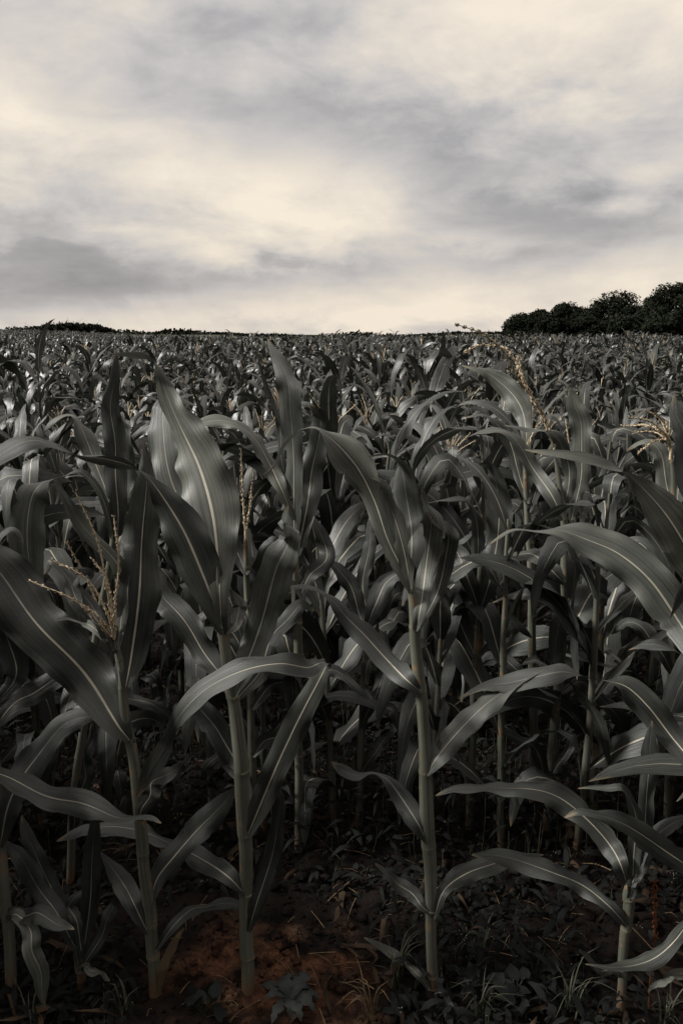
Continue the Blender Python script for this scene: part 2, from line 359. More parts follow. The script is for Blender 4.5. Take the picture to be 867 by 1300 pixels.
def hero_leaf(root, Y, pts, mat='leaf', fold=.4, rip=.24, seed=0, label=None, base=None):
    """pts: (px, py, half width px, roll deg, depth offset m): each point has its own depth in the field"""
    A = []
    wild = max(abs(p[3]) for p in pts) > 90
    k_ = max(range(len(pts)), key=lambda i: pts[i][2]); rise = (pts[0][1] - pts[k_][1]) > .8 * abs(pts[0][0] - pts[k_][0])
    fl = -.7 if (rise and not wild) else 1.0
    for ip, p in enumerate(pts):
        dy = p[4] if len(p) > 4 else 0
        if rise and ip == 0 and abs(dy) < .015: dy, fl_ = -.013, 1
        elif rise and ip == 1 and dy <= 0: dy, fl_ = -.010, 1
        else: fl_ = fl
        y = Y + (dy * fl_ if dy < 0 else dy); w = at(p[0], p[1], y); d = w - np.array([0, 0, CAM_H])
        depth = d[1] * cp - d[2] * sp
        A.append([*w, max(p[2] * .86, .6) * depth / FPX, R(p[3])])
    n = max(60, 12 * len(pts)); rr_ = np.random.default_rng(seed + 999); tt = np.linspace(0, 1, n)
    D = catmull(A, n); P = D[:, :3] + (np.sin(tt * rr_.uniform(9, 16) + rr_.uniform(0, 6)) * .004 * np.sin(tt * 3.14))[:, None] * rr_.normal(size=3); D[:, 4] += R(22) * np.sin(tt * rr_.uniform(7, 14) + rr_.uniform(0, 6)) * np.sin(tt * 3.14); h = np.maximum(D[:, 3], .0008); roll = D[:, 4]
    h[0] = max(h[0], .008); h[-1] = .0006
    T = unit(np.gradient(P, axis=0)); v = unit(P - np.array([0, 0, CAM_H]))
    s_ = unit(np.cross(T, v)); vp = unit(v - (v * T).sum(-1, keepdims=True) * T)
    g = np.ones(n) if wild else np.clip(s_[:, 2] * 3, -1, 1)      # positive roll always turns the upper face to the sky
    face = 0 if wild else R(32) if mat == 'leaf_pale_lit' else R(rr_.uniform(-34, 34))
    Wv = unit(s_ * np.cos(roll)[:, None] + vp * (np.sin(roll) * g + math.sin(face) * (1 - np.abs(g)) * np.clip(T[:, 2] * 1.5, 0, 1))[:, None])
    off = np.array(root.location)
    V, F, U = leaf_geo(P, Wv, h, -fold * 1.15, rip, seed)
    return part('leaf', (V - off, F, U), M[mat], root, label)
def hero_stalk(root, Y, pts, nodes=(), top_y=None):
    A = []
    for p in pts:
        w = at(p[0], p[1], Y + (p[3] if len(p) > 3 else 0)); d = w - np.array([0, 0, CAM_H]); A.append([*w, .79 * p[2] * (d[1] * cp - d[2] * sp) / FPX])
    D = catmull(A, 150); off = np.array(root.location); D[:, 3] *= np.interp(np.arange(150), [0, 136, 149], [1, 1, .15])
    zs = D[:, 2]; fr = []
    for ny in nodes:
        k = np.argmin([abs(ny - (650 - FPX * ((-(q[2] - CAM_H) * -1 * cp + q[1] * -sp * -1) / (q[1] * cp - (q[2] - CAM_H) * sp)))) for q in D]); fr.append(k / 149)
    V, F, U = stalk_geo(D[:, :3], D[:, 3], fr)
    st = part('stalk', (V - off, F, U), M['stalk'], root)
    for f_ in fr:
        k = int(f_ * 149); V, F, U = collar_geo(D[k, :3] - off, D[k, 3]); part('collar', (V, F, U), M['collar'], st)
    return st
def hero(base, Y, label, group='corn plants along the front edge of the field'):
    p = at(base[0], base[1], Y); p[2] = float(ground_z(p[0], p[1]))
    o = plant_root(p); tag(o, label, 'corn plant', group); return o
def hero_tassel(root, Y, origin, tips, seed=0, dy=0, spk=.012, label=None):
    off = np.array(root.location); o0 = None
    acc = Acc(); b = at(origin[0], origin[1], Y) - off
    V, F, U = tube(np.array([b - (0, 0, .02), b, b + (0, 0, .015)]), .004, 8); acc.add(V, F, U)
    tz = part('tassel', acc, M['tassel'], root, label)
    for i, t in enumerate(tips):
        pts = [at(origin[0], origin[1], Y)] + [at(q[0], q[1], Y + (q[2] if len(q) > 2 else 0)) for q in t]
        a = Acc(); spike_acc(a, catmull(pts, 22) - off, seed=seed + i, spk=spk); part('tassel_branch', a, M['tassel'], tz)

# ------------------------------------------------------------------ corn: the individual plants along the edge
# P1: tasselled plant on the left
Y = 1.65
p1 = hero((198, 1262), Y, 'corn plant with a fan of straw coloured tassel branches at its top, left front')
hero_stalk(p1, Y, [(197, 1275, 10), (195, 1215, 10), (190, 1150, 9.5), (183, 1095, 9.5), (176, 1030, 9.5), (170, 970, 9), (163, 930, 8.5), (157, 880, 7), (151, 830, 5.5), (147, 812, 4.5)], (1213, 1175, 1146, 1083, 935, 872, 838))
hero_tassel(p1, Y, (147, 815), [[(140, 770, -.02), (125, 690, -.05), (96, 625, -.06)], [(146, 770), (151, 715, .02), (145, 657, .03)], [(135, 775, -.03), (110, 735, -.05), (68, 712, -.06)],
    [(125, 790, -.03), (95, 762, -.05), (40, 738, -.05)], [(143, 770, -.04), (135, 735, -.06), (118, 710, -.06)], [(130, 785, .03), (115, 745, .05), (86, 690, .05)], [(132, 790, -.05), (122, 780, -.06), (110, 770, -.06)], [(150, 770, .03), (153, 720, .05), (150, 690, .05)]], 10, spk=.0095)
hero_leaf(p1, Y, [(165, 940, 7, 20, 0), (148, 915, 26, 12, -.02), (110, 865, 36, 8, -.05), (70, 812, 40, 5, -.09), (25, 758, 42, 0, -.13), (-25, 705, 34, -5, -.16), (-80, 670, 2, 0, -.18)], seed=1, label='broad leaf reaching up to the left edge with a bright midrib')
hero_leaf(p1, Y, [(160, 872, 7, 10, 0), (168, 830, 24, 10, .01), (174, 775, 30, 5, .03), (180, 710, 29, 0, .06), (184, 650, 24, -8, .09), (186, 600, 14, -20, .12), (184, 560, 1, 0, .14)], seed=2, fold=.3)
hero_leaf(p1, Y, [(149, 825, 5, 0, 0), (156, 775, 12, 30, .02), (156, 735, 14, 35, .04), (142, 708, 13, 20, .03), (112, 675, 11, 0, .01), (88, 640, 8, -20, 0), (68, 605, 1, 0, 0)], seed=3, mat='leaf_pale_lit', rip=.22)
hero_leaf(p1, Y, [(147, 830, 4, 0, 0), (130, 795, 11, 40, -.02), (112, 765, 10, 20, -.03), (104, 740, 10, 60, -.04), (112, 728, 8, 20, -.02), (90, 722, 2, 0, 0)], seed=4, rip=.2)
hero_leaf(p1, Y, [(145, 825, 4, 0, 0), (125, 802, 7, 20, -.05), (100, 788, 5, 60, -.08), (72, 787, 1, 40, -.1)], seed=41, mat='leaf_pale_lit', rip=.22)
hero_leaf(p1, Y, [(190, 1152, 6, 0, 0), (199, 1118, 13, 10, .02), (218, 1090, 20, 15, .04), (243, 1062, 22, 20, .05), (275, 1030, 18, 20, .06), (302, 998, 1, 0, .07)], seed=5)
hero_leaf(p1, Y, [(188, 1185, 5, 0, 0), (172, 1150, 14, 10, -.02), (152, 1115, 14, 10, -.05), (128, 1082, 1, 0, -.08)], seed=6)
hero_leaf(p1, Y, [(200, 1205, 4, 20, 0), (222, 1174, 9, 40, -.03), (250, 1153, 13, 50, -.06), (282, 1146, 13, 50, -.1), (318, 1156, 1, 30, -.13)], seed=7)
hero_leaf(p1, Y, [(199, 1262, 5, 20, 0), (208, 1228, 8, 10, -.03), (222, 1196, 6, 30, -.05), (234, 1178, 1, 0, -.06)], seed=8, mat='leaf_dry', label='dried brown bottom leaf')
hero_leaf(p1, Y, [(178, 1040, 7, 0, 0), (186, 1008, 15, 10, -.02), (205, 990, 15, 15, -.05), (230, 966, 1, 0, -.07)], seed=9)
hero_leaf(p1, Y, [(170, 945, 5, 0, .01), (150, 905, 12, 0, .05), (120, 900, 22, 50, .12), (80, 925, 16, 20, .18), (50, 985, 14, 0, .22), (20, 1030, 1, 0, .25)], seed=91)
# P2: big leaved plant, centre left
p2 = hero((315, 1262), Y, 'corn plant left of centre whose huge upright leaf bends its tip over to the left')
hero_stalk(p2, Y, [(315, 1275, 10.5), (315, 1210, 10.5), (313, 1130, 10), (312, 1060, 11), (308, 985, 11.5), (302, 930, 11), (296, 880, 9.5), (289, 830, 9), (284, 795, 9), (279, 760, 9), (276, 720, 7)], (1212, 1132, 1060, 980, 884, 798))
hero_leaf(p2, Y, [(282, 800, 8, 0, 0), (279, 750, 15, 0, -.005), (275, 700, 31, 18, .03), (267, 645, 39, 28, .07), (252, 590, 42, 32, .11), (233, 545, 34, 30, .15), (217, 508, 19, 15, .18), (205, 478, 8, -10, .19), (196, 462, 9, -70, .18), (178, 452, 12, -110, .15), (158, 449, 8, -110, .12), (136, 449, 1, -100, .10)], seed=20, mat='leaf_pale_lit', fold=.22, rip=.14, label='very wide upright leaf with its tip folded over to the left')
hero_leaf(p2, Y, [(280, 800, 8, 0, .01), (272, 745, 19, 0, .05), (255, 695, 26, 0, .09), (235, 645, 29, 0, .13), (218, 600, 29, 0, .18), (207, 555, 26, 0, .22), (206, 520, 18, 30, .26), (222, 505, 12, 60, .30), (250, 515, 1, 60, .34)], seed=21, mat='leaf_pale_lit', fold=.3)
hero_leaf(p2, Y, [(284, 805, 6, 10, 0), (272, 768, 22, 0, .0), (254, 722, 31, 0, .0), (234, 675, 30, 0, .01), (212, 637, 20, -5, .02), (194, 612, 9, -40, .02), (175, 596, 8, -80, .02), (150, 586, 12, -115, .01), (122, 580, 17, -125, .0), (92, 577, 16, -110, -.02), (66, 564, 11, -80, -.04), (38, 560, 19, -50, -.06), (5, 575, 20, -40, -.08), (-40, 612, 2, -40, -.12)], seed=22, fold=.3, rip=.22, label='long leaf that twists and runs out to the left edge')
hero_leaf(p2, Y, [(298, 884, 6, 0, 0), (307, 855, 15, 0, 0), (322, 812, 22, 0, -.02), (338, 768, 25, -5, -.04), (354, 722, 28, -5, -.06), (369, 686, 20, 20, -.08), (360, 664, 10, 70, -.06), (366, 641, 1, 0, -.05)], seed=23, mat='leaf_pale_lit', rip=.28, fold=.45)
hero_leaf(p2, Y, [(287, 803, 4, 0, -.005), (300, 790, 9, 10, -.02), (304, 768, 11, 0, -.02), (292, 748, 1, 0, -.01)], seed=24, rip=.14, mat='leaf_pale_lit')
hero_leaf(p2, Y, [(314, 1062, 7, 0, 0), (330, 1022, 17, 5, -.02), (350, 975, 21, 8, -.04), (372, 930, 20, 5, -.07), (392, 893, 18, 0, -.09), (409, 862, 14, 0, -.10), (417, 842, 9, 60, -.11), (405, 842, 10, 120, -.15), (385, 850, 16, 140, -.20), (350, 846, 22, 140, -.24), (310, 852, 22, 138, -.26), (272, 868, 21, 145, -.26), (243, 892, 19, 160, -.25), (222, 922, 8, 190, -.23), (210, 950, 12, 180, -.20), (192, 978, 14, 180, -.17), (172, 1015, 1, 180, -.14)], seed=25, fold=.35, rip=.2, label='leaf that rises to the right, folds sharply and crosses back in front of the stalk')
hero_leaf(p2, Y, [(310, 984, 6, 0, 0), (294, 956, 18, 0, .02), (272, 922, 19, 0, .03), (250, 893, 14, 0, .04), (236, 870, 1, 0, .05)], seed=26)
hero_leaf(p2, Y, [(316, 1182, 5, 0, 0), (327, 1145, 12, 5, -.01), (342, 1095, 13, 5, -.02), (352, 1052, 11, 10, -.02), (357, 1020, 8, 30, -.02), (352, 1000, 1, 0, 0)], seed=27)
hero_leaf(p2, Y, [(311, 1135, 5, 20, 0), (288, 1112, 15, 30, -.04), (255, 1090, 19, 40, -.10), (215, 1070, 17, 45, -.14), (178, 1055, 16, 50, -.17), (140, 1049, 16, 45, -.19), (105, 1054, 12, 45, -.2), (72, 1068, 1, 30, -.2)], seed=28, rip=.22)
hero_leaf(p2, Y, [(297, 886, 6, 0, .01), (275, 850, 16, 0, .05), (245, 805, 20, 5, .1), (212, 762, 20, 8, .14), (188, 735, 2, 0, .17)], seed=29)
hero_leaf(p2, Y, [(300, 890, 5, 0, .02), (330, 850, 14, 0, .08), (352, 800, 14, 0, .14), (380, 770, 10, 30, .2), (400, 775, 1, 0, .25)], seed=30)
# P3: centre right
p3 = hero((549, 1262), Y, 'corn plant right of centre, bare pale stalk under a sheaf of upright pale leaves')
hero_stalk(p3, Y, [(549, 1278, 9), (549, 1235, 8.5), (547, 1150, 9), (544, 1070, 11), (541, 990, 11), (537, 930, 9.5), (533, 870, 9.5), (528, 815, 9), (524, 770, 8), (521, 740, 7), (519, 715, 6)], (1236, 1150, 1072, 980, 877, 797, 750))
hero_leaf(p3, Y, [(522, 752, 6, 0, -.01), (510, 722, 12, 5, -.01), (492, 685, 14, 5, 0), (477, 640, 18, 0, .02), (458, 600, 24, -8, .03), (436, 572, 26, -18, .03), (415, 553, 18, -40, .02), (398, 543, 14, -75, .0), (378, 549, 12, -105, -.02), (360, 566, 11, -110, -.04), (348, 590, 7, -110, -.06), (333, 604, 1, -100, -.08)], seed=40, mat='leaf_pale_lit', fold=.3, rip=.22, label='leaf arching over to the left with a dark curled tip')
hero_leaf(p3, Y, [(521, 748, 6, 0, 0), (514, 705, 12, 0, -.01), (503, 665, 13, 0, -.02), (493, 635, 11, 0, -.03), (484, 612, 7, 40, -.03), (470, 606, 1, 60, -.02)], seed=42, mat='leaf_pale_lit')
hero_leaf(p3, Y, [(521, 745, 7, 0, -.03), (521, 700, 17, 0, -.05), (520, 660, 19, 0, -.06), (517, 620, 18, -5, -.08), (508, 592, 16, -40, -.09), (490, 578, 10, -80, -.06), (466, 580, 1, -80, -.03)], seed=43, mat='leaf_pale_lit', fold=.3, rip=.22)
hero_leaf(p3, Y, [(528, 800, 7, 0, -.01), (533, 772, 13, 0, -.03), (540, 730, 17, 0, -.05), (545, 690, 22, 0, -.06), (546, 662, 18, 20, -.06), (540, 640, 8, 60, -.04), (536, 618, 1, 0, -.03)], seed=44, mat='leaf_pale_lit', rip=.32, fold=.5)
hero_leaf(p3, Y, [(530, 800, 5, 0, .01), (548, 765, 9, 0, .04), (566, 720, 15, 10, .06), (566, 680, 15, 50, .05), (552, 660, 8, 80, .03), (540, 650, 1, 0, .02)], seed=441, mat='leaf', rip=.2)
hero_leaf(p3, Y, [(536, 880, 4, 10, 0), (515, 862, 15, 15, -.04), (490, 835, 21, 20, -.10), (465, 808, 19, 15, -.16), (440, 785, 12, 30, -.2), (418, 760, 11, 50, -.22), (395, 745, 9, 60, -.22), (365, 746, 1, 40, -.2)], seed=45, fold=.35, rip=.22, label='dark glossy leaf swept down to the left from the middle of the stalk')
hero_leaf(p3, Y, [(541, 983, 6, 0, -.01), (556, 960, 16, 15, -.03), (583, 927, 19, 20, -.06), (612, 898, 20, 22, -.10), (636, 880, 16, 40, -.13), (655, 868, 12, 80, -.15), (690, 850, 1, 60, -.15)], seed=46, mat='leaf_pale_lit', rip=.25, fold=.4)
hero_leaf(p3, Y, [(541, 980, 6, 0, .01), (556, 945, 4, 40, 0), (558, 925, 1, 0, 0)], seed=461, mat='leaf_pale_lit')
hero_leaf(p3, Y, [(542, 1070, 5, 0, 0), (530, 1045, 14, 5, -.02), (510, 1012, 16, 15, -.05), (493, 990, 9, 50, -.07), (475, 984, 5, 80, -.08), (455, 986, 11, 40, -.09), (437, 978, 9, 20, -.1), (420, 967, 1, 0, -.1)], seed=47, rip=.25)
hero_leaf(p3, Y, [(546, 1160, 4, 0, 0), (534, 1148, 8, 5, -.02), (516, 1130, 12, 10, -.05), (498, 1115, 9, 30, -.07), (476, 1096, 1, 0, -.09)], seed=48)
hero_leaf(p3, Y, [(550, 1165, 5, 10, 0), (563, 1132, 11, 15, -.03), (590, 1110, 16, 25, -.07), (622, 1098, 16, 35, -.11), (655, 1088, 12, 50, -.14), (690, 1085, 1, 40, -.17)], seed=49)
hero_leaf(p3, Y, [(548, 1258, 4, 0, 0), (528, 1235, 6, 20, -.06), (500, 1212, 8, 20, -.12), (462, 1190, 1, 0, -.16)], seed=50, mat='leaf_pale_lit')
hero_leaf(p3, Y, [(548, 1262, 4, 0, 0), (562, 1262, 8, 40, -.08), (570, 1285, 8, 30, -.12), (572, 1310, 1, 0, -.14)], seed=51)
# prop roots
a = Acc()
for k in range(11):
    th = k / 11 * 6.283; b0 = np.array([0, 0, .028]); e = np.array([math.cos(th) * .02, math.sin(th) * .02, -.004])
    V, F, U = tube(catmull([b0 + e * .35, b0 * .6 + e * .8, e], 6), np.linspace(.0022, .0012, 6), 5); a.add(V, F, U)
part('prop_roots', a, M['collar'], p3)
# P4: small plant right front
p4 = hero((785, 1292), 1.6, 'shorter corn plant at right front with a thin dark stalk and folded leaf sheath')
hero_stalk(p4, 1.6, [(785, 1305, 7), (789, 1240, 7), (794, 1180, 8), (798, 1140, 9), (802, 1116, 10)], (1236, 1180, 1141))
hero_leaf(p4, 1.6, [(800, 1140, 8, 0, -.02), (788, 1100, 13, 0, -.03), (770, 1068, 17, 10, -.06), (742, 1038, 18, 25, -.10), (708, 1014, 21, 35, -.14), (668, 1001, 19, 45, -.18), (622, 998, 15, 50, -.21), (580, 1001, 9, 50, -.24), (553, 1010, 1, 30, -.25)], seed=60, rip=.22, label='long leaf arching far out to the left')
hero_leaf(p4, 1.6, [(801, 1126, 11, 0, 0), (810, 1090, 13, 0, .02), (819, 1040, 13, 0, .03), (822, 985, 14, 0, .04), (825, 945, 12, 0, .05), (827, 915, 1, 0, .05)], seed=61)
hero_leaf(p4, 1.6, [(802, 1125, 8, 0, .01), (806, 1070, 11, 5, .02), (804, 1030, 12, 20, .02), (792, 1005, 12, 60, .0), (765, 998, 9, 70, -.03), (733, 1001, 1, 60, -.05)], seed=62)
hero_leaf(p4, 1.6, [(795, 1175, 5, 0, 0), (772, 1150, 13, 20, -.02), (738, 1124, 16, 25, -.05), (700, 1106, 16, 35, -.08), (660, 1094, 16, 40, -.11), (625, 1086, 13, 50, -.13), (598, 1085, 1, 40, -.14)], seed=63)
hero_leaf(p4, 1.6, [(799, 1140, 7, 0, -.01), (806, 1115, 9, 0, -.02), (820, 1080, 13, 10, -.04), (845, 1050, 12, 20, -.06), (880, 1035, 2, 0, -.08)], seed=64)
hero_leaf(p4, 1.6, [(789, 1238, 5, 20, 0), (770, 1232, 8, 50, -.04), (750, 1222, 7, 40, -.07), (735, 1205, 1, 0, -.08)], seed=65)
# P7: plant just outside the right edge whose leaves reach in
p7 = hero((905, 1230), 1.62, 'corn plant cut off by the right edge whose long leaves reach into the picture')
hero_stalk(p7, 1.62, [(905, 1290, 10), (908, 1150, 10), (912, 1000, 10), (914, 850, 9), (912, 720, 8)], (1150, 1000, 900, 800))
hero_leaf(p7, 1.62, [(912, 870, 8, 0, 0), (893, 838, 20, 10, -.04), (862, 790, 27, 12, -.10), (825, 738, 31, 18, -.15), (785, 703, 30, 25, -.2), (745, 685, 24, 30, -.24), (712, 674, 14, 40, -.26), (680, 674, 7, 60, -.27), (650, 673, 6, 60, -.27), (622, 690, 1, 30, -.27)], seed=70, mat='leaf_pale_lit', fold=.35, rip=.22, label='large leaf sweeping in and tapering to the left')
hero_leaf(p7, 1.62, [(914, 800, 8, 0, 0), (900, 755, 24, 5, -.05), (874, 705, 32, 5, -.12), (846, 655, 30, 5, -.18), (820, 620, 18, 10, -.22), (800, 602, 8, 50, -.24), (770, 591, 9, 120, -.26), (735, 582, 11, 130, -.27), (700, 576, 8, 130, -.28), (665, 571, 1, 130, -.28)], seed=71, mat='leaf_pale_lit', fold=.3, rip=.22)
hero_leaf(p7, 1.62, [(911, 1010, 7, 0, 0), (885, 975, 15, 10, -.03), (850, 935, 20, 15, -.06), (822, 900, 23, 22, -.09), (795, 873, 19, 35, -.12), (770, 863, 8, 80, -.13), (745, 857, 5, 80, -.14), (715, 852, 17, 45, -.16), (680, 860, 19, 35, -.18), (645, 868, 16, 40, -.19), (612, 872, 10, 60, -.2), (585, 885, 1, 40, -.2)], seed=72, fold=.35, rip=.22, label='leaf crossing inward with a full twist in its middle')
hero_leaf(p7, 1.62, [(910, 1130, 6, 0, 0), (880, 1105, 14, 20, -.03), (845, 1080, 18, 25, -.06), (800, 1052, 19, 30, -.1), (762, 1035, 15, 45, -.13), (735, 1030, 9, 60, -.14), (716, 1038, 1, 40, -.14)], seed=73, rip=.22)
hero_leaf(p7, 1.62, [(910, 1150, 6, 0, 0), (880, 1170, 9, 10, -.04), (855, 1193, 11, 20, -.07), (822, 1220, 13, 35, -.1), (785, 1228, 8, 50, -.12), (742, 1224, 1, 40, -.13)], seed=74)
hero_leaf(p7, 1.62, [(908, 1180, 6, 0, 0), (890, 1222, 8, 30, -.06), (862, 1238, 10, 45, -.1), (838, 1245, 7, 30, -.12), (822, 1260, 1, 0, -.12)], seed=75, mat='leaf_pale_lit')
hero_leaf(p7, 1.62, [(912, 900, 7, 30, .02), (885, 845, 12, 55, 0), (850, 825, 12, 60, -.04), (820, 818, 9, 60, -.06), (798, 825, 1, 60, -.07)], seed=76)
hero_leaf(p7, 1.62, [(912, 960, 7, 30, .06), (880, 920, 14, 45, .08), (840, 905, 13, 55, .1), (795, 897, 9, 60, .12), (760, 897, 1, 60, .13)], seed=77)
hero_leaf(p7, 1.62, [(914, 760, 8, 0, .03), (900, 690, 18, 0, .05), (880, 610, 20, 0, .08), (862, 540, 14, 0, .1), (855, 500, 1, 0, .12)], seed=78)
# P14: tassel fan at the right edge
p14 = hero((846, 1060), 2.25, 'corn plant near the right edge whose tassel fans out leftwards in fine straw threads', 'corn plants just behind the front ones')
hero_stalk(p14, 2.25, [(846, 1066, 6.5), (850, 950, 7), (853, 850, 7), (855, 750, 6.5), (856, 660, 5.5), (854, 600, 4), (850, 575, 3)], (960, 850, 750, 660))
hero_tassel(p14, 2.25, (851, 575), [[(842, 552, 0), (825, 535, -.02), (800, 530, -.04)], [(840, 550, 0), (820, 540, .02), (790, 541, .04)], [(845, 548, 0), (838, 530, 0), (820, 522, -.02)], [(842, 556, 0), (828, 548, .02), (805, 549, .03)], [(848, 550, 0), (842, 535, .02), (830, 527, .03)], [(846, 560, 0), (830, 560, -.03), (810, 575, -.05)]], 60, spk=.011)
for L_i, L in enumerate([[(856, 670, 6, 0, 0), (848, 620, 13, 0, .04), (838, 580, 12, 20, .07), (820, 560, 8, 60, .09), (795, 572, 1, 0, .1)], [(856, 660, 6, 0, 0), (862, 610, 12, 0, .0), (866, 560, 12, 0, .02), (860, 520, 1, 0, .03)],
    [(855, 755, 6, 0, 0), (835, 715, 14, 15, .0), (808, 690, 13, 30, .03), (780, 700, 8, 50, .05), (765, 725, 1, 0, .06)], [(853, 855, 6, 0, 0), (830, 815, 13, 15, 0), (800, 790, 12, 30, .03), (775, 805, 1, 0, .05)], [(850, 960, 6, 0, 0), (835, 920, 10, 15, 0), (815, 905, 9, 40, .03), (800, 925, 1, 0, .05)]]):
    hero_leaf(p14, 2.25, L, seed=700 + L_i, mat='leaf_pale_lit' if L_i < 2 else 'leaf')
# P0: plant at the left edge
p0 = hero((14, 1255), 1.66, 'corn plant at the left edge with drooping grey green lower leaves')
hero_stalk(p0, 1.66, [(14, 1268, 9), (12, 1200, 9), (5, 1110, 9), (-2, 1020, 9), (-8, 930, 8), (-12, 840, 7), (-14, 760, 6)], (1160, 1070, 980, 900, 820))
hero_leaf(p0, 1.66, [(10, 1165, 6, 0, -.01), (24, 1162, 10, 40, -.05), (38, 1185, 13, 10, -.09), (46, 1215, 13, 0, -.11), (52, 1245, 12, -10, -.12), (58, 1280, 1, 0, -.12)], seed=80, mat='leaf_pale_lit', rip=.2, label='drooping pale leaf hanging beside the stalk')
hero_leaf(p0, 1.66, [(-30, 972, 7, 10, -.01), (0, 985, 13, 20, -.04), (40, 999, 19, 25, -.07), (90, 1018, 20, 25, -.11), (140, 1036, 16, 40, -.15), (180, 1035, 9, 60, -.17), (205, 1045, 1, 0, -.18)], seed=81)
hero_leaf(p0, 1.66, [(0, 1075, 7, 0, -.01), (12, 1025, 20, 5, -.03), (35, 973, 23, 8, -.06), (68, 935, 20, 15, -.09), (100, 912, 15, 40, -.11), (135, 905, 1, 0, -.12)], seed=82)
hero_leaf(p0, 1.66, [(-8, 925, 7, 0, 0), (15, 897, 13, 10, -.02), (45, 877, 17, 20, -.05), (78, 860, 15, 30, -.07), (105, 868, 10, 60, -.09), (120, 890, 1, 0, -.09)], seed=83)
hero_leaf(p0, 1.66, [(5, 1160, 6, 0, 0), (35, 1160, 14, 15, -.06), (65, 1168, 12, 20, -.1), (95, 1180, 1, 0, -.14)], seed=84)
hero_leaf(p0, 1.66, [(-10, 900, 6, 0, .05), (20, 860, 16, 0, .06), (12, 815, 20, 0, .07), (-8, 775, 16, 0, .08), (-25, 755, 1, 0, .1)], seed=85)
hero_leaf(p0, 1.66, [(-12, 830, 6, 0, 0), (-14, 790, 12, 0, -.02), (-22, 740, 18, 0, -.04), (-10, 700, 16, 40, -.06), (15, 672, 10, 60, -.07), (30, 690, 1, 0, -.06)], seed=86)
# P13: young tuft
p13 = hero((102, 1250), 1.68, 'young stunted corn plant, a tuft of narrow dark leaves at the lower left')
hero_stalk(p13, 1.68, [(104, 1262, 7), (102, 1230, 7), (98, 1200, 6), (95, 1180, 5)], (1232,))
for i, L in enumerate([[(106, 1215, 6, 0, 0), (113, 1160, 12, 0, .01), (117, 1105, 14, 0, .02), (120, 1058, 10, 0, .03), (122, 1020, 1, 0, .04)],
    [(98, 1205, 6, 0, 0), (78, 1170, 12, 0, -.02), (50, 1125, 15, 0, -.05), (24, 1088, 12, 0, -.07), (5, 1065, 1, 0, -.08)],
    [(98, 1200, 5, 0, .02), (80, 1155, 12, 0, .05), (55, 1105, 13, 0, .08), (35, 1060, 10, 0, .1), (28, 1035, 1, 0, .12)],
    [(105, 1215, 5, 0, -.01), (98, 1175, 8, 0, -.03), (88, 1150, 8, 30, -.04), (100, 1135, 6, 50, -.05), (125, 1130, 1, 0, -.06)],
    [(104, 1230, 5, 0, 0), (128, 1190, 8, 0, -.02), (142, 1155, 8, 0, -.03), (150, 1130, 1, 0, -.04)],
    [(100, 1225, 4, 0, 0), (92, 1190, 6, 10, -.02), (80, 1175, 6, 10, -.03), (72, 1150, 1, 0, -.04)]]):
    hero_leaf(p13, 1.68, L, seed=90 + i)
hero_leaf(p13, 1.68, [(100, 1235, 4, 0, -.01), (112, 1228, 8, 50, -.04), (128, 1236, 7, 60, -.05), (140, 1245, 1, 0, -.05)], seed=99, mat='leaf_pale_lit')

# second rank, each traced to its own place
G2 = 'corn plants just behind the front ones'
Y5 = 2.3
p5 = hero((692, 1052), Y5, 'tall corn plant with a broken brown tassel bent over high against the horizon', G2)
hero_stalk(p5, Y5, [(691, 1062, 6), (696, 1010, 6.5), (703, 930, 7), (709, 860, 7.5), (713, 790, 7.5), (716, 720, 7), (715, 660, 5.5), (710, 610, 4), (702, 565, 2.6)], (980, 885, 800, 735, 660))
hero_tassel(p5, Y5, (703, 570), [[(690, 532, -.02), (672, 500, -.03), (655, 478, -.04), (640, 448, -.05), (615, 425, -.06), (583, 413, -.08)],
    [(688, 530, 0), (665, 488, .02), (655, 460, .04), (640, 442, .05), (612, 438, .05), (594, 445, .05)], [(692, 535, 0), (676, 505, 0), (664, 478, 0), (657, 455, 0)]], 30, spk=.018, label='broken brown tassel drooping to the left')
hero_leaf(p5, Y5, [(717, 805, 6, 0, -.01), (733, 782, 19, 5, -.04), (754, 750, 23, 10, -.08), (778, 728, 18, 30, -.12), (805, 722, 1, 0, -.15)], seed=100)
hero_leaf(p5, Y5, [(710, 880, 6, 10, 0), (740, 868, 7, 30, .02), (780, 905, 14, 10, .04), (800, 940, 1, 10, .06)], seed=101)
hero_leaf(p5, Y5, [(700, 985, 5, 0, 0), (718, 955, 8, 10, -.04), (745, 925, 9, 20, -.08), (780, 905, 1, 0, -.1)], seed=102)
hero_leaf(p5, Y5, [(700, 960, 5, 0, 0), (690, 985, 8, 0, -.02), (676, 945, 10, 10, -.05), (650, 935, 8, 40, -.08), (620, 925, 1, 0, -.1)], seed=103)
hero_leaf(p5, Y5, [(716, 740, 6, 0, 0), (700, 725, 14, 40, -.05), (672, 702, 14, 55, -.08), (645, 705, 10, 60, -.1), (625, 715, 1, 60, -.1)], seed=104)
hero_leaf(p5, Y5, [(716, 790, 5, 20, 0), (690, 758, 10, 60, -.03), (655, 755, 10, 65, -.06), (625, 765, 1, 60, -.08)], seed=105)
hero_leaf(p5, Y5, [(714, 660, 6, 0, 0), (700, 630, 12, 5, -.03), (680, 598, 12, 10, -.06), (660, 568, 12, 20, -.09), (640, 548, 9, 60, -.11), (612, 548, 7, 80, -.12), (590, 556, 1, 80, -.12)], seed=106, mat='leaf_pale_lit')
hero_leaf(p5, Y5, [(713, 655, 6, 0, .02), (722, 610, 11, 0, .02), (718, 575, 10, 0, .02), (700, 552, 10, 50, .0), (672, 545, 7, 60, -.02), (640, 540, 1, 60, -.03)], seed=107, mat='leaf_pale_lit')
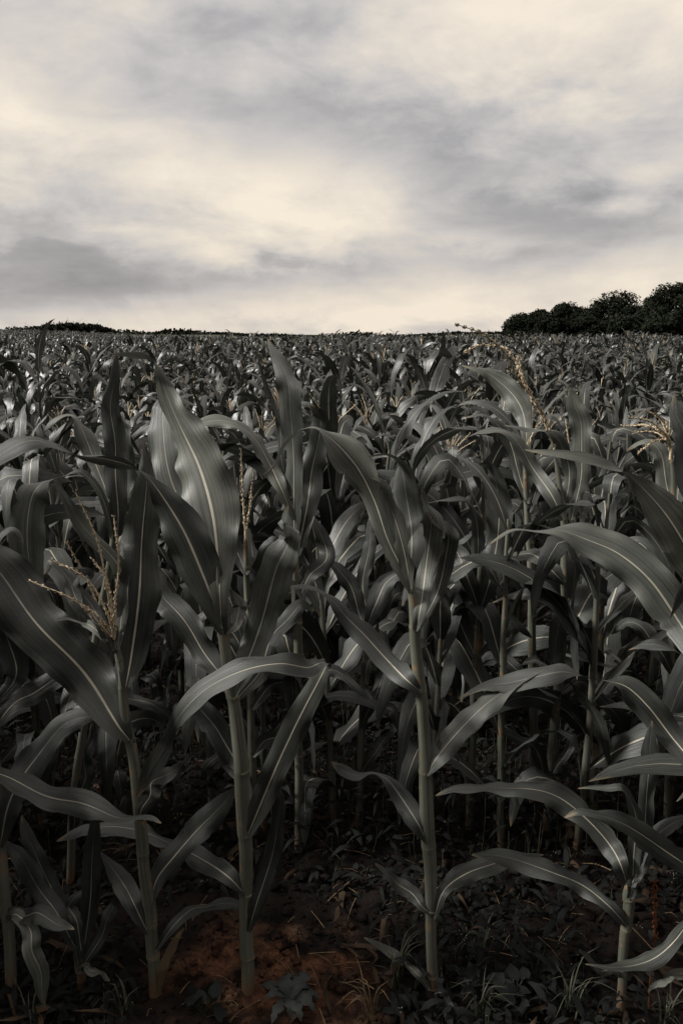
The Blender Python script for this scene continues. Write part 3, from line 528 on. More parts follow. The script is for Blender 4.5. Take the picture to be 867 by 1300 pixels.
hero_leaf(p5, Y5, [(725, 660, 6, 0, .04), (738, 600, 14, 0, .05), (737, 550, 17, 0, .06), (730, 515, 13, 0, .07), (722, 492, 1, 0, .08)], seed=108, mat='leaf_pale_lit')
hero_leaf(p5, Y5, [(712, 830, 3, 20, .1), (790, 848, 4, 30, -.1), (764, 822, 6, 20, -.14), (747, 797, 13, 10, -.15), (725, 784, 12, 10, -.15), (702, 791, 1, 0, -.15)], seed=109, mat='leaf_pale_lit')
a = Acc(); ec = at(708, 800, Y5 - .03) - np.array(p5.location)
V, F, U = tube(np.array([ec + (-.002 * k, -.004 * k, .016 * k) for k in range(-3, 4)]), np.array([.006, .012, .015, .016, .014, .009, .002]), 12); a.add(V, F, U)
ear = part('ear', a, M['stalk'], p5); a = Acc()
for k in range(26):
    d = nr.normal(size=3) * .012; b = ec + (-.006, -.012, .046)
    V, F, U = tube(catmull([b, b + d + (0, -.01, .01), b + d * 2.2 + (-.008, -.012, -.008)], 6), .0006, 3); a.add(V, F, U)
part('silk', a, M['silk'], ear)

p8 = hero((676, 1010), 2.45, 'corn plant whose top leaf nods to the left in front of the bent tassel', G2)
hero_stalk(p8, 2.45, [(676, 1020, 6), (677, 900, 6.5), (676, 800, 6.5), (673, 700, 6), (669, 620, 5), (666, 570, 4)], (880, 780, 690, 600))
hero_leaf(p8, 2.45, [(667, 590, 5, 0, 0), (668, 550, 8, 0, -.02), (663, 522, 15, 5, -.06), (647, 497, 17, 8, -.12), (625, 479, 11, 20, -.16), (605, 469, 5, 40, -.18), (586, 464, 1, 40, -.2)], seed=120, fold=.3, mat='leaf_pale_lit')
hero_leaf(p8, 2.45, [(670, 640, 5, 0, 0), (655, 590, 9, 0, .04), (640, 550, 10, 20, .06), (615, 527, 8, 70, .06), (590, 530, 1, 60, .06)], seed=121)
hero_leaf(p8, 2.45, [(671, 650, 5, 0, 0), (690, 600, 10, 0, -.02), (712, 575, 11, 30, -.04), (740, 570, 8, 60, -.06), (760, 590, 1, 0, -.06)], seed=122)
hero_leaf(p8, 2.45, [(675, 760, 5, 0, 0), (655, 730, 12, 10, -.05), (630, 690, 12, 20, -.1), (600, 680, 8, 60, -.13), (575, 695, 1, 0, -.15)], seed=123)
hero_leaf(p8, 2.45, [(677, 880, 5, 0, 0), (655, 850, 11, 20, -.03), (625, 830, 10, 40, -.06), (598, 850, 1, 0, -.08)], seed=124)
hero_tassel(p8, 2.4, (667, 600), [[(672, 560, 0), (690, 530, -.02)]], 44)

p9 = hero((597, 985), 2.3, 'corn plant with dark upright leaves, just right of the pale bare stalk', G2)
hero_stalk(p9, 2.3, [(594, 1052, 6), (597, 985, 6), (600, 930, 6.2), (604, 850, 6.5), (608, 790, 6), (610, 740, 5.5), (612, 700, 5)], (930, 833, 770))
hero_leaf(p9, 2.3, [(609, 775, 6, 0, 0), (622, 735, 16, 0, -.02), (631, 690, 20, 0, -.04), (633, 645, 19, 0, -.06), (629, 612, 14, -10, -.07), (620, 592, 8, -50, -.07), (605, 590, 1, 0, -.06)], seed=130)
hero_leaf(p9, 2.3, [(607, 772, 6, 0, 0), (595, 735, 13, 10, -.03), (578, 700, 14, 12, -.07), (562, 676, 10, 40, -.1), (545, 665, 1, 0, -.12)], seed=131, rip=.3)
hero_leaf(p9, 2.3, [(604, 836, 5, 0, 0), (588, 800, 15, 0, .03), (570, 755, 14, 0, .06), (558, 720, 1, 0, .09)], seed=132)
hero_leaf(p9, 2.3, [(607, 770, 6, 0, .02), (608, 720, 10, 0, .03), (603, 670, 9, 0, .04), (592, 636, 8, 60, .03), (565, 634, 5, 80, 0), (538, 640, 1, 80, -.02)], seed=133)
hero_leaf(p9, 2.3, [(606, 835, 5, 0, 0), (625, 805, 14, 10, .03), (650, 790, 12, 40, .06), (675, 810, 1, 0, .08)], seed=134)
hero_leaf(p9, 2.3, [(600, 930, 5, 0, 0), (580, 900, 12, 10, .02), (552, 890, 10, 40, .04), (530, 910, 1, 0, .05)], seed=135)

p11 = hero((380, 1052), 2.2, 'corn plant between the central stalks with one stiff leaf pointing up to the horizon', G2)
hero_stalk(p11, 2.2, [(379, 1080, 6.5), (380, 980, 7), (379, 880, 7), (378, 780, 7), (375, 700, 6.5), (373, 640, 5)], (960, 860, 790, 700))
hero_leaf(p11, 2.2, [(374, 690, 7, 0, 0), (373, 640, 14, 0, 0), (372, 580, 15, 0, -.0), (370, 525, 17, 0, -.0), (367, 490, 19, 15, -.0), (358, 466, 14, 30, .03), (349, 448, 7, 20, .05), (340, 430, 1, 20, .07)], seed=140, mat='leaf_pale_lit', fold=.3, rip=.14, label='stiff leaf pointing up past its neighbours')
hero_leaf(p11, 2.2, [(374, 650, 5, 0, .02), (362, 590, 6, 30, .03), (347, 520, 5, 30, .05), (327, 450, 1, 30, .06)], seed=141)
hero_leaf(p11, 2.2, [(378, 705, 6, 0, 0), (385, 660, 15, 0, -.03), (396, 610, 18, 0, -.06), (404, 565, 16, -10, -.09), (404, 530, 12, -40, -.08), (395, 515, 1, 0, -.05)], seed=142)
hero_leaf(p11, 2.2, [(374, 660, 5, 0, 0), (358, 622, 9, 20, -.02), (342, 588, 13, 30, -.04), (322, 555, 14, 40, -.06), (295, 537, 14, 45, -.07), (262, 535, 10, 50, -.07), (240, 545, 1, 50, -.06)], seed=143, mat='leaf_pale_lit', rip=.22)
hero_leaf(p11, 2.2, [(377, 765, 6, 0, 0), (395, 730, 12, 15, -.04), (415, 700, 12, 20, -.08), (395, 655, 9, 50, -.1), (378, 650, 1, 0, -.1)], seed=144)
hero_leaf(p11, 2.2, [(378, 790, 6, 0, 0), (350, 765, 12, 15, .04), (325, 720, 12, 20, .08), (300, 700, 1, 0, .1)], seed=145)
hero_leaf(p11, 2.2, [(379, 870, 6, 0, 0), (410, 850, 10, 40, -.04), (440, 862, 9, 40, -.06), (470, 890, 1, 0, -.08)], seed=146)
p15 = hero((322, 1052), 2.25, 'thin corn plant with two upright tassel spikes, just right of the huge pale leaf', G2)
hero_stalk(p15, 2.25, [(322, 1058, 6), (321, 950, 6), (319, 850, 6), (316, 760, 5.5), (313, 700, 4), (312, 678, 3)], (960, 860, 770, 720))
for L_i, L in enumerate([[(316, 770, 6, 0, 0), (330, 730, 13, 0, .02), (345, 690, 12, 20, .04), (360, 700, 1, 0, .05)], [(319, 850, 6, 0, 0), (300, 810, 14, 10, .02), (275, 780, 13, 30, .04), (250, 790, 8, 40, .05), (238, 820, 1, 0, .06)],
    [(320, 900, 6, 0, 0), (345, 870, 13, 20, .02), (372, 870, 12, 40, .04), (395, 905, 1, 0, .05)], [(321, 960, 6, 0, 0), (345, 935, 11, 20, .02), (368, 950, 9, 40, .03), (380, 985, 1, 0, .04)], [(321, 965, 6, 0, 0), (296, 945, 11, 20, .02), (270, 965, 9, 40, .03), (255, 1000, 1, 0, .04)],
    [(314, 730, 5, 0, 0), (300, 700, 12, 10, .03), (282, 675, 11, 30, .05), (262, 680, 1, 0, .06)]]):
    hero_leaf(p15, 2.25, L, seed=800 + L_i)
hero_tassel(p15, 2.25, (312, 680), [[(309, 640, 0), (306, 572, 0)], [(318, 640, .02), (322, 600, .03)]], 55)

p10 = hero((455, 1050), 2.33, 'slim corn plant between the two central stalks with thin dark lower leaves', G2)
hero_stalk(p10, 2.33, [(455, 1056, 5.5), (457, 980, 5.5), (461, 900, 5.5), (463, 850, 6), (466, 800, 5), (468, 760, 4)], (975, 865, 800))
hero_leaf(p10, 2.33, [(463, 868, 6, 0, 0), (468, 840, 9, 0, -.02), (474, 815, 8, 0, -.03), (480, 790, 1, 0, -.03)], seed=150, mat='leaf_pale_lit')
hero_leaf(p10, 2.33, [(460, 925, 5, 0, 0), (470, 895, 9, 5, -.02), (485, 862, 10, 8, -.04), (500, 830, 9, 20, -.06), (515, 815, 1, 0, -.07)], seed=151)
hero_leaf(p10, 2.33, [(466, 800, 5, 0, 0), (475, 770, 14, 0, -.02), (492, 738, 15, 10, -.05), (510, 730, 8, 50, -.06), (525, 745, 1, 0, -.06)], seed=152)
hero_leaf(p10, 2.33, [(466, 800, 5, 0, 0), (452, 770, 11, 0, .03), (440, 735, 12, 10, .05), (420, 715, 10, 50, .06), (400, 730, 1, 0, .07)], seed=153)
hero_leaf(p10, 2.33, [(467, 790, 5, 0, .02), (462, 740, 10, 0, .04), (468, 690, 10, 0, .06), (470, 655, 1, 0, .08)], seed=154)
hero_leaf(p10, 2.33, [(457, 985, 4, 0, 0), (472, 960, 8, 10, -.03), (492, 935, 6, 20, -.06), (505, 925, 1, 0, -.07)], seed=155)
hero_leaf(p10, 2.33, [(460, 870, 4, 0, 0), (480, 895, 8, 30, -.05), (500, 905, 9, 20, -.08), (508, 935, 1, 0, -.1)], seed=156)

p12 = hero((150, 1040), 2.05, 'corn plant behind the tassel fan, pale strap leaf hanging on its left', G2)
hero_stalk(p12, 2.05, [(88, 1180, 6.5), (92, 1050, 6.5), (105, 930, 6.5), (125, 800, 6.5), (142, 700, 6), (150, 640, 5)], (1060, 960, 860, 760, 680))
hero_leaf(p12, 2.05, [(150, 680, 7, 0, 0), (150, 630, 15, 0, 0), (146, 575, 17, 0, -.02), (142, 525, 14, 0, -.03), (145, 485, 9, 0, -.04), (148, 445, 1, 0, -.05)], seed=160)
hero_leaf(p12, 2.05, [(147, 690, 6, 0, 0), (130, 630, 6, 20, -.03), (105, 600, 6, 60, -.06), (78, 606, 9, 80, -.1), (54, 611, 16, 60, -.14), (40, 628, 22, 10, -.17), (36, 665, 24, 0, -.18), (38, 705, 24, 0, -.18), (44, 745, 14, 0, -.17), (48, 775, 1, 0, -.16)], seed=161, mat='leaf_pale_lit', rip=.14, label='pale strap shaped leaf hanging straight down')
hero_leaf(p12, 2.05, [(150, 670, 6, 0, .02), (160, 610, 13, 0, .04), (158, 550, 12, 0, .06), (150, 528, 10, 50, .06), (140, 530, 1, 60, .05)], seed=162, mat='leaf_pale_lit')
hero_leaf(p12, 2.05, [(150, 660, 6, 0, .05), (125, 600, 12, 0, .1), (112, 555, 14, 10, .13), (95, 533, 12, 50, .14), (72, 532, 7, 70, .14), (55, 550, 1, 0, .13)], seed=163, mat='leaf_pale_lit')
hero_leaf(p12, 2.05, [(148, 680, 6, 0, .02), (170, 650, 10, 20, .0), (185, 632, 9, 60, -.02), (215, 640, 1, 60, -.03)], seed=164, mat='leaf_pale_lit')
hero_leaf(p12, 2.05, [(125, 800, 6, 0, 0), (105, 770, 11, 20, -.02), (85, 735, 12, 40, -.04), (68, 715, 9, 70, -.05), (55, 730, 1, 0, -.05)], seed=165)
hero_leaf(p12, 2.05, [(120, 830, 5, 0, .02), (150, 880, 10, 30, .06), (195, 895, 12, 40, .1), (232, 925, 1, 0, .13)], seed=166)
hero_leaf(p12, 2.05, [(92, 1060, 5, 0, 0), (100, 1010, 11, 0, -.02), (112, 960, 11, 0, -.03), (118, 915, 1, 0, -.04)], seed=167)

# ------------------------------------------------------------------ corn: generic plants
def gen_leaf(z0, az, L, hw, e0, droop, pw, twist, r, cols, n, fold=.4):
    s = np.linspace(0, 1, n); e = e0 - droop * s ** pw
    if r.random() < .6:                         # a sharp kink, as wind-broken leaves have
        k = r.uniform(.22, .62); e = e - R(r.uniform(50, 110)) * sst(k - .05, k + .05, s)
    e = np.maximum(e, R(-86)); azs = az + r.uniform(-.5, .5) * s ** 1.5
    d = np.stack([np.cos(azs) * np.cos(e), np.sin(azs) * np.cos(e), np.sin(e)], -1)
    P = np.vstack([[0, 0, 0], np.cumsum((d[1:] + d[:-1]) / 2 * (L / (n - 1)), axis=0)]) + np.array([math.cos(az) * .006, math.sin(az) * .006, z0])
    h = hw * np.minimum(1, .38 + s * 3.2) * np.clip((1 - s) / .62, 0, 1) ** .62
    h[-1] = .0006; side = np.stack([-np.sin(azs), np.cos(azs), azs * 0], -1)
    T = unit(np.gradient(P, axis=0)); up = np.cross(T, side); tw = twist * s ** 1.3
    Wv = side * np.cos(tw)[:, None] + up * np.sin(tw)[:, None]
    return leaf_geo(P, Wv, h, -fold, .24 if len(cols) > 3 else .1, int(r.integers(1e6)), cols)
def gen_plant(seed, lod):
    """returns list of (part name, (V,F,U), material key)"""
    r = np.random.default_rng(seed); H = r.uniform(1.04, 1.20); out = []
    cols, n = ((COLS_LO, 14), (COLS_LO, 10), (COLS_XS, 7))[lod]
    lean = r.normal(size=2) * .03; zs = np.linspace(-.03, H, 40 if lod == 0 else 8)
    P = np.stack([lean[0] * (zs / H) ** 2, lean[1] * (zs / H) ** 2, zs], -1); rad = np.interp(zs, [0, .3, H * .8, H], [.0125, .0125, .0085, .0045])
    if lod == 0:
        nd = np.linspace(.1, .95, 8); g = stalk_geo(P, rad, nd, 9)
    else: g = tube(P, rad, 5 if lod == 1 else 3)
    out.append(('stalk', g, 'stalk'))
    nl = int(r.integers(9, 12)); az = r.uniform(0, 6.28); upper = H * .97
    for i in range(nl):
        q = i / (nl - 1); z = .16 + (upper - .16) * q ** .92; a = az + math.pi * i + r.normal() * .35
        L = (.40 + .30 * math.sin(math.pi * min(1, q * .95 + .1))) * r.uniform(.85, 1.12); hw = (.029 + .021 * math.sin(math.pi * min(1, q * .8 + .15))) * r.uniform(.85, 1.15)
        e0 = R(r.uniform(52, 68) + 14 * q); dr = R(r.uniform(70, 140) * (1 - .35 * q) ); 
        if r.random() < .10 and q > .5: dr *= .5
        V, F, U = gen_leaf(z, a, L, hw, e0, dr, r.uniform(1.0, 2.0), r.normal() * 1.3, r, cols, n)
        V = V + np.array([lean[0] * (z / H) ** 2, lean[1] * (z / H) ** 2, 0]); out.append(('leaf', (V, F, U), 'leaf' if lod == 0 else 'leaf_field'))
    if seed % 5 < 1:
        a_ = Acc(); top = P[-1]
        for k in range(5 if lod < 2 else 3):
            th = r.uniform(0, 6.28); sp_ = r.uniform(.15, .6) if k else .05; d = np.array([math.cos(th) * sp_, math.sin(th) * sp_, 1.0]); ln = r.uniform(.13, .22)
            Pq = catmull([top, top + d * ln * .5, top + d * ln + np.array([math.cos(th), math.sin(th), -.6]) * .03], 8)
            if lod == 0: spike_acc(a_, Pq, seed=seed + k, dens=170, spk=.010)
            else: V, F, U = tube(Pq[::2], .0035, 3); a_.add(V, F, U)
        out.append(('tassel', (np.concatenate(a_.V), np.concatenate(a_.F), np.concatenate(a_.U)), 'tassel'))
    return out
NT_ = 14
tm_parts = []
for s_ in range(NT_):
    tm_parts.append([(nm, mesh(nm, g[0], g[1], M[k], g[2])) for nm, g, k in gen_plant(100 + s_, 0)])
def joined(seed, lod):
    acc = Acc(); mats = []; ids = []
    for nm, g, k in gen_plant(seed, lod):
        acc.add(*g); 
        if k not in mats: mats.append(k)
        ids.append(np.full(len(g[1]), mats.index(k)))
    me = acc.mesh('corn_plant', M[mats[0]])
    for k in mats[1:]: me.materials.append(M[k])
    me.polygons.foreach_set('material_index', np.concatenate(ids).astype(np.int32)); return me
mid_meshes = [joined(100 + s_, 1) for s_ in range(NT_)]

def height_scale(x, y): return 1 + .09 * math.sin(x * 1.3 + y * .7) * math.sin(y * .9 - x * .4)
ROW, STEP = .70, .185
ORD = ['first', 'second', 'third', 'fourth', 'fifth', 'sixth', 'seventh', 'eighth', 'ninth', 'tenth', 'eleventh', 'twelfth', 'thirteenth', 'fourteenth']
def zone(x, y):
    q = (x / y) / .43
    return ('hard against the left edge' if q < -.82 else 'towards the left' if q < -.42 else 'left of the centre' if q < -.08 else 'at the centre' if q < .16 else
            'right of the centre' if q < .5 else 'towards the right' if q < .84 else 'hard against the right edge')
placed = []
# the front rank goes on beyond both sides of the picture
rs = np.random.default_rng(3)
side_pts = [(x + rs.normal() * .02, 1.66 + rs.normal() * .03) for x in list(np.arange(-3.2, -.90, .21)) + list(np.arange(1.12, 3.2, .22))]
far_pts = []
r2 = np.random.default_rng(21)
k = 0; Yr = 2.34
while Yr < 60:
    wx = .47 * Yr + .12; wide = .62 * Yr + 3.5
    step = STEP * (.74 if k < 3 else .9 if k < 5 else 1)
    nx = int(2 * wide / step)
    for i in range(nx):
        small = 1.0
        x = -wide + i * step + r2.normal() * .035 + (k % 2) * .06; y = Yr + r2.normal() * .06
        if r2.random() < (.06 if k < 6 else .22): continue
        if k == 0 and x > -1.1 and x < 1.05:
            # the second rank is traced above; leave its places free
            px = 433.5 + FPX * x / (y * .975 + .29)
            if min(abs(px - q) for q in (100, 380, 455, 597, 676, 692, 846)) < 9: continue
            small = .80 if 60 < px < 560 else .90      # lower, leafy neighbours that fill the rank
        t = int(r2.integers(NT_)); rz = r2.uniform(0, 6.283); sc = height_scale(x, y) * (r2.uniform(.90, 1.06) if k < 5 else r2.uniform(.74, 1.10) if r2.random() < (.96 if k < 12 else .93) else r2.uniform(1.2, 1.42))
        sc *= small; inview = abs(x) < wx
        if inview and len(placed) < 268: placed.append((x, y, t, rz, sc, k))
        elif Yr > 2 : far_pts.append((x, y, t, rz, sc))
    k += 1; Yr += ROW * (1 if Yr < 45 else 1.3)
Yr = 60
while Yr < 230:
    wide = .6 * Yr + 6; st = .45 if Yr < 120 else .9
    for i in range(int(2 * wide / st)):
        x = -wide + i * st + r2.normal() * .2
        far_pts.append((x, Yr + r2.normal() * .4, int(r2.integers(NT_)), r2.uniform(0, 6.283), r2.uniform(.8, 1.15) * (1.33 if r2.random() < .06 else 1)))
    Yr += 1.6 if Yr < 120 else 3.5
FULL = 120
for j, (x, y) in enumerate(side_pts):
    o = plant_root((x, y, 0)); o.rotation_euler = (0, 0, rs.uniform(0, 6.28)); sc = rs.uniform(1.08, 1.2); o.scale = (sc, sc, sc)
    for nm, me in tm_parts[j % NT_]: link(bpy.data.objects.new(nm, me), o)
    tag(o, 'corn plant of the front rank standing outside the picture, beyond its ' + ('left' if x < 0 else 'right') + ' edge', 'corn plant', 'front rank corn plants beyond the picture edges')
for j, (x, y, t, rz, sc, k) in enumerate(placed):
    loc = (x, y, float(ground_z(x, y)))
    tas = (100 + t) % 5 < 1
    what = 'corn plant with a thin straw tassel' if tas else 'leafy corn plant without tassel'
    lab = f"{what}, {ORD[min(k + 1, 13)]} row back, {zone(x, y)}"
    grp = f"corn plants in the {ORD[min(k + 1, 13)]} row back"
    tint = (1, 1, 1)
    if j < FULL:
        o = plant_root(loc)
        for nm, me in tm_parts[t]: link(bpy.data.objects.new(nm, me), o)
    else:
        o = link(bpy.data.objects.new('corn_plant', mid_meshes[t])); o.location = loc
    o.rotation_euler = (r2.normal() * .04, r2.normal() * .04, rz); o.scale = (sc, sc, sc)
    tag(o, lab, 'corn plant', grp)

# the rest of the field: nobody could count it
tcol = bpy.data.collections.new('corn_far_templates')
for s_ in range(NT_):
    o = bpy.data.objects.new('corn_far_template', joined(100 + s_, 2)); tcol.objects.link(o)
fp = np.array(far_pts); P = np.stack([fp[:, 0], fp[:, 1], ground_z(fp[:, 0], fp[:, 1])], -1)
me = bpy.data.meshes.new('corn_field'); me.vertices.add(len(P)); me.vertices.foreach_set('co', P.astype(np.float32).ravel())
for nm, typ, dat in (('pick', 'INT', fp[:, 2].astype(np.int32)), ('size', 'FLOAT', fp[:, 4].astype(np.float32))):
    at_ = me.attributes.new(nm, typ, 'POINT'); at_.data.foreach_set('value', dat)
rot = np.stack([r2.normal(size=len(P)) * .05, r2.normal(size=len(P)) * .05, fp[:, 3]], -1).astype(np.float32)
at_ = me.attributes.new('rot', 'FLOAT_VECTOR', 'POINT'); at_.data.foreach_set('vector', rot.ravel())
field = link(bpy.data.objects.new('corn_field', me)); tag(field, 'dense dark corn field running back to the horizon', 'corn field', kind='stuff')
ng = bpy.data.node_groups.new('scatter_corn', 'GeometryNodeTree')
ng.interface.new_socket('Geometry', in_out='INPUT', socket_type='NodeSocketGeometry'); ng.interface.new_socket('Geometry', in_out='OUTPUT', socket_type='NodeSocketGeometry')
gi = ng.nodes.new('NodeGroupInput'); go = ng.nodes.new('NodeGroupOutput')
ci = ng.nodes.new('GeometryNodeCollectionInfo'); ci.inputs['Collection'].default_value = tcol; ci.inputs['Separate Children'].default_value = True; ci.inputs['Reset Children'].default_value = True
ip = ng.nodes.new('GeometryNodeInstanceOnPoints'); ip.inputs['Pick Instance'].default_value = True
def attr(nm, typ):
    a_ = ng.nodes.new('GeometryNodeInputNamedAttribute'); a_.data_type = typ; a_.inputs['Name'].default_value = nm; return a_.outputs['Attribute']
e2r = ng.nodes.new('FunctionNodeEulerToRotation')
L_ = ng.links.new
L_(gi.outputs[0], ip.inputs['Points']); L_(ci.outputs[0], ip.inputs['Instance']); L_(attr('pick', 'INT'), ip.inputs['Instance Index'])
L_(attr('rot', 'FLOAT_VECTOR'), e2r.inputs[0]); L_(e2r.outputs[0], ip.inputs['Rotation']); L_(attr('size', 'FLOAT'), ip.inputs['Scale']); L_(ip.outputs[0], go.inputs[0])
md = field.modifiers.new('scatter', 'NODES'); md.node_group = ng

# ------------------------------------------------------------------ trees
def make_tree(x, y, h, w, seed, label, group, n=3200, leaf=.42, conic=False, z=None):
    r = np.random.default_rng(seed); z0 = float(ground_z(x, y)) if z is None else z
    o = plant_root((x, y, z0 - .2), 'spruce_tree' if conic else 'broadleaf_tree'); tag(o, label, 'tree', group)
    a = Acc(); zs = np.linspace(0, h * .75, 8)
    V, F, U = tube(np.stack([.25 * np.sin(zs * .4 + seed), .2 * np.cos(zs * .5 + seed) - .2, zs], -1), np.linspace(.03 * h, .008 * h, 8), 8); a.add(V, F, U)
    for i in range(9):
        zb = h * r.uniform(.2, .6); th = r.uniform(0, 6.28); ln = w * r.uniform(.25, .45)
        e = np.array([math.cos(th) * ln, math.sin(th) * ln, ln * .7])
        V, F, U = tube(catmull([[0, 0, zb], np.array([0, 0, zb]) + e * .5 + [0, 0, -.1], np.array([0, 0, zb]) + e], 6), np.linspace(.011 * h, .003 * h, 6), 5); a.add(V, F, U)
    part('trunk', a, M['bark'], o)
    lobes = []
    if conic:
        for i in range(9): q = i / 8; lobes.append((0, 0, h * (.12 + .85 * q), w * .5 * (1 - q) + .15, h * .09))
    else:
        nl = 46
        for i in range(nl):
            q = r.uniform(.04, .95); th = r.uniform(0, 6.28); env = w * .5 * math.sin(math.pi * min(.97, max(.16, q * .84 + .12))) ** .85
            rr = env * r.uniform(.35, .85); s_ = w * r.uniform(.10, .20); lobes.append((math.cos(th) * rr, math.sin(th) * rr, min(h * q, h - s_ * .8), s_, s_ * r.uniform(.65, .9)))
    Lb = np.array(lobes); wgt = Lb[:, 3] ** 2; idx = r.choice(len(Lb), n, p=wgt / wgt.sum())
    d = unit(r.normal(size=(n, 3))); rad = r.uniform(.55, 1.08, n)[:, None]; c = Lb[idx, :3] + d * rad * np.stack([Lb[idx, 3], Lb[idx, 3], Lb[idx, 4]], -1)
    nrm = unit(d + r.normal(size=(n, 3)) * .6); A = unit(np.cross(nrm, r.normal(size=(n, 3)))); B = np.cross(nrm, A); s = (leaf * r.uniform(.5, 1.15, n))[:, None]
    V = np.stack([c - A * s, c - B * s * .6, c + A * s, c + B * s * .6 + nrm * s * .3], 1).reshape(-1, 3)
    part('crown', (V, np.arange(4 * n).reshape(-1, 4), np.zeros((4 * n, 2))), M['crown'], o)
def tree_px(px, ytop, Y, wpx, seed, label, group, ybase=424, **kw):
    wpx = wpx * (1.0 if kw.get('conic') else 1.5)
    x = at(px, 424, Y)[0]; zt = at(px, ytop, Y)[2]; g = float(ground_z(x, Y)); h = zt - g + .2
    make_tree(x, Y, h, wpx * Y * .98 / FPX, seed, label, group, **kw)
WG = 'dark wood on the right horizon'
for i, (px, yt, w, Yt, lab) in enumerate([
    (662, 398, 34, 190, 'small round tree at the left end of the dark wood'), (686, 393, 30, 180, 'low rounded tree second from the left in the dark wood'),
    (712, 384, 38, 170, 'broad tree before the tallest dome of the dark wood'), (742, 388, 34, 165, 'low dark tree tucked against the dome shaped tree'),
    (772, 369, 56, 160, 'tall dome shaped tree in the middle of the dark wood'), (803, 388, 34, 155, 'low tree in the dip right of the dome shaped tree'),
    (826, 376, 38, 150, 'bushy tree rising beyond the dip in the dark wood'), (856, 358, 52, 140, 'tallest dark tree standing at the right edge'),
    (895, 350, 60, 138, 'tall dark tree partly outside the right edge'), (700, 402, 30, 150, 'low bush in front of the wood on its left half'), (740, 403, 36, 150, 'low bush in front of the wood below the dome'),
    (790, 400, 40, 145, 'low wide bush in front of the dark wood'), (845, 396, 40, 135, 'low bush at the foot of the tallest dark tree')]):
    tree_px(px, yt, Yt, w, 300 + i, lab, WG, n=11000, leaf=.27)
for i, (px, yt, Yt) in enumerate([(648, 405, 200), (641, 409, 205)]):
    tree_px(px, yt, Yt, 11, 340 + i, ('pointed spruce beside the left end of the dark wood', 'smaller pointed spruce outermost of the dark wood')[i], WG, conic=True, n=900, leaf=.3)
LG = 'distant grove on the left horizon'
for i, (px, yt, w, lab) in enumerate([(28, 416, 30, 'low bush at the left end of the distant grove'), (50, 414, 28, 'low tree in the left half of the distant grove'), (72, 411, 30, 'rounded tree left of the top of the distant grove'),
    (92, 409, 30, 'highest tree of the distant grove on the left'), (112, 411, 28, 'broad tree right of the top of the distant grove'), (128, 415, 20, 'last tree at the right end of the distant grove'), (165, 422, 24, 'small isolated tree right of the distant grove')]):
    tree_px(px, yt, 330, w, 360 + i, lab, LG, n=1500, leaf=.7)
# far treeline: one mass
r3 = np.random.default_rng(5); C = []
for px in np.arange(-150, 1020, 3.0):
    Yt = 520 + r3.uniform(-40, 40); x = (px - 433.5) / FPX * Yt; hh = (1.3 + 2.0 * max(0, math.sin(px * .043 + 1) * math.sin(px * .017) + .35 * r3.normal()))
    g = float(ground_z(x, Yt)) ; m_ = 26
    c = np.stack([x + r3.normal(size=m_) * 1.8, Yt + r3.normal(size=m_) * 2, g + r3.uniform(0, hh, m_)], -1); C.append(c)
c = np.concatenate(C); n = len(c); nrm = unit(r3.normal(size=(n, 3)) + [0, -1, 0]); A = unit(np.cross(nrm, r3.normal(size=(n, 3)))); B = np.cross(nrm, A); s = r3.uniform(.5, 1.1, n)[:, None]
tl = link(bpy.data.objects.new('far_treeline', mesh('far_treeline', np.stack([c - A * s, c - B * s, c + A * s, c + B * s], 1).reshape(-1, 3), np.arange(4 * n).reshape(-1, 4), M['crown'])))
tag(tl, 'thin dark line of far woodland along the horizon', 'treeline', kind='stuff')

# ------------------------------------------------------------------ ground cover
def gz_near(x, y):
    w = float(sst(5, 3, abs(x)) * sst(6, 4, y) * sst(.3, .9, y))
    return float(ground_z(x, y)) + w * (.018 * mnoise.fractal(Vector((x * 2.3, y * 2.3, 0)), .9, 2.1, 5) + .017 * mnoise.fractal(Vector((x * 14, y * 14, 4)), .8, 2.1, 4))
def heart(p, az, tilt, s, r):
    """one broad weed leaf with a notch at its base and a pointed tip"""
    o = np.array([[0, 0, 0], [.30, -.18, .03], [.52, .15, .06], [.42, .55, .05], [0, 1.0, -.08], [-.42, .55, .05], [-.52, .15, .06], [-.30, -.18, .03], [0, .45, -.03]]) * s
    E = np.array(Euler((tilt, r.normal() * .35, az)).to_matrix()); V = o @ E.T + p
    return V, np.array([[0, 1, 2, 8], [8, 2, 3, 4], [8, 4, 5, 6], [0, 8, 6, 7]])
rw = np.random.default_rng(77)
weeds, stems, fl = Acc(), Acc(), Acc()
def clump(x): return mnoise.noise(Vector((x[0] * 1.7, x[1] * 1.7, 9)))
cnt = 0
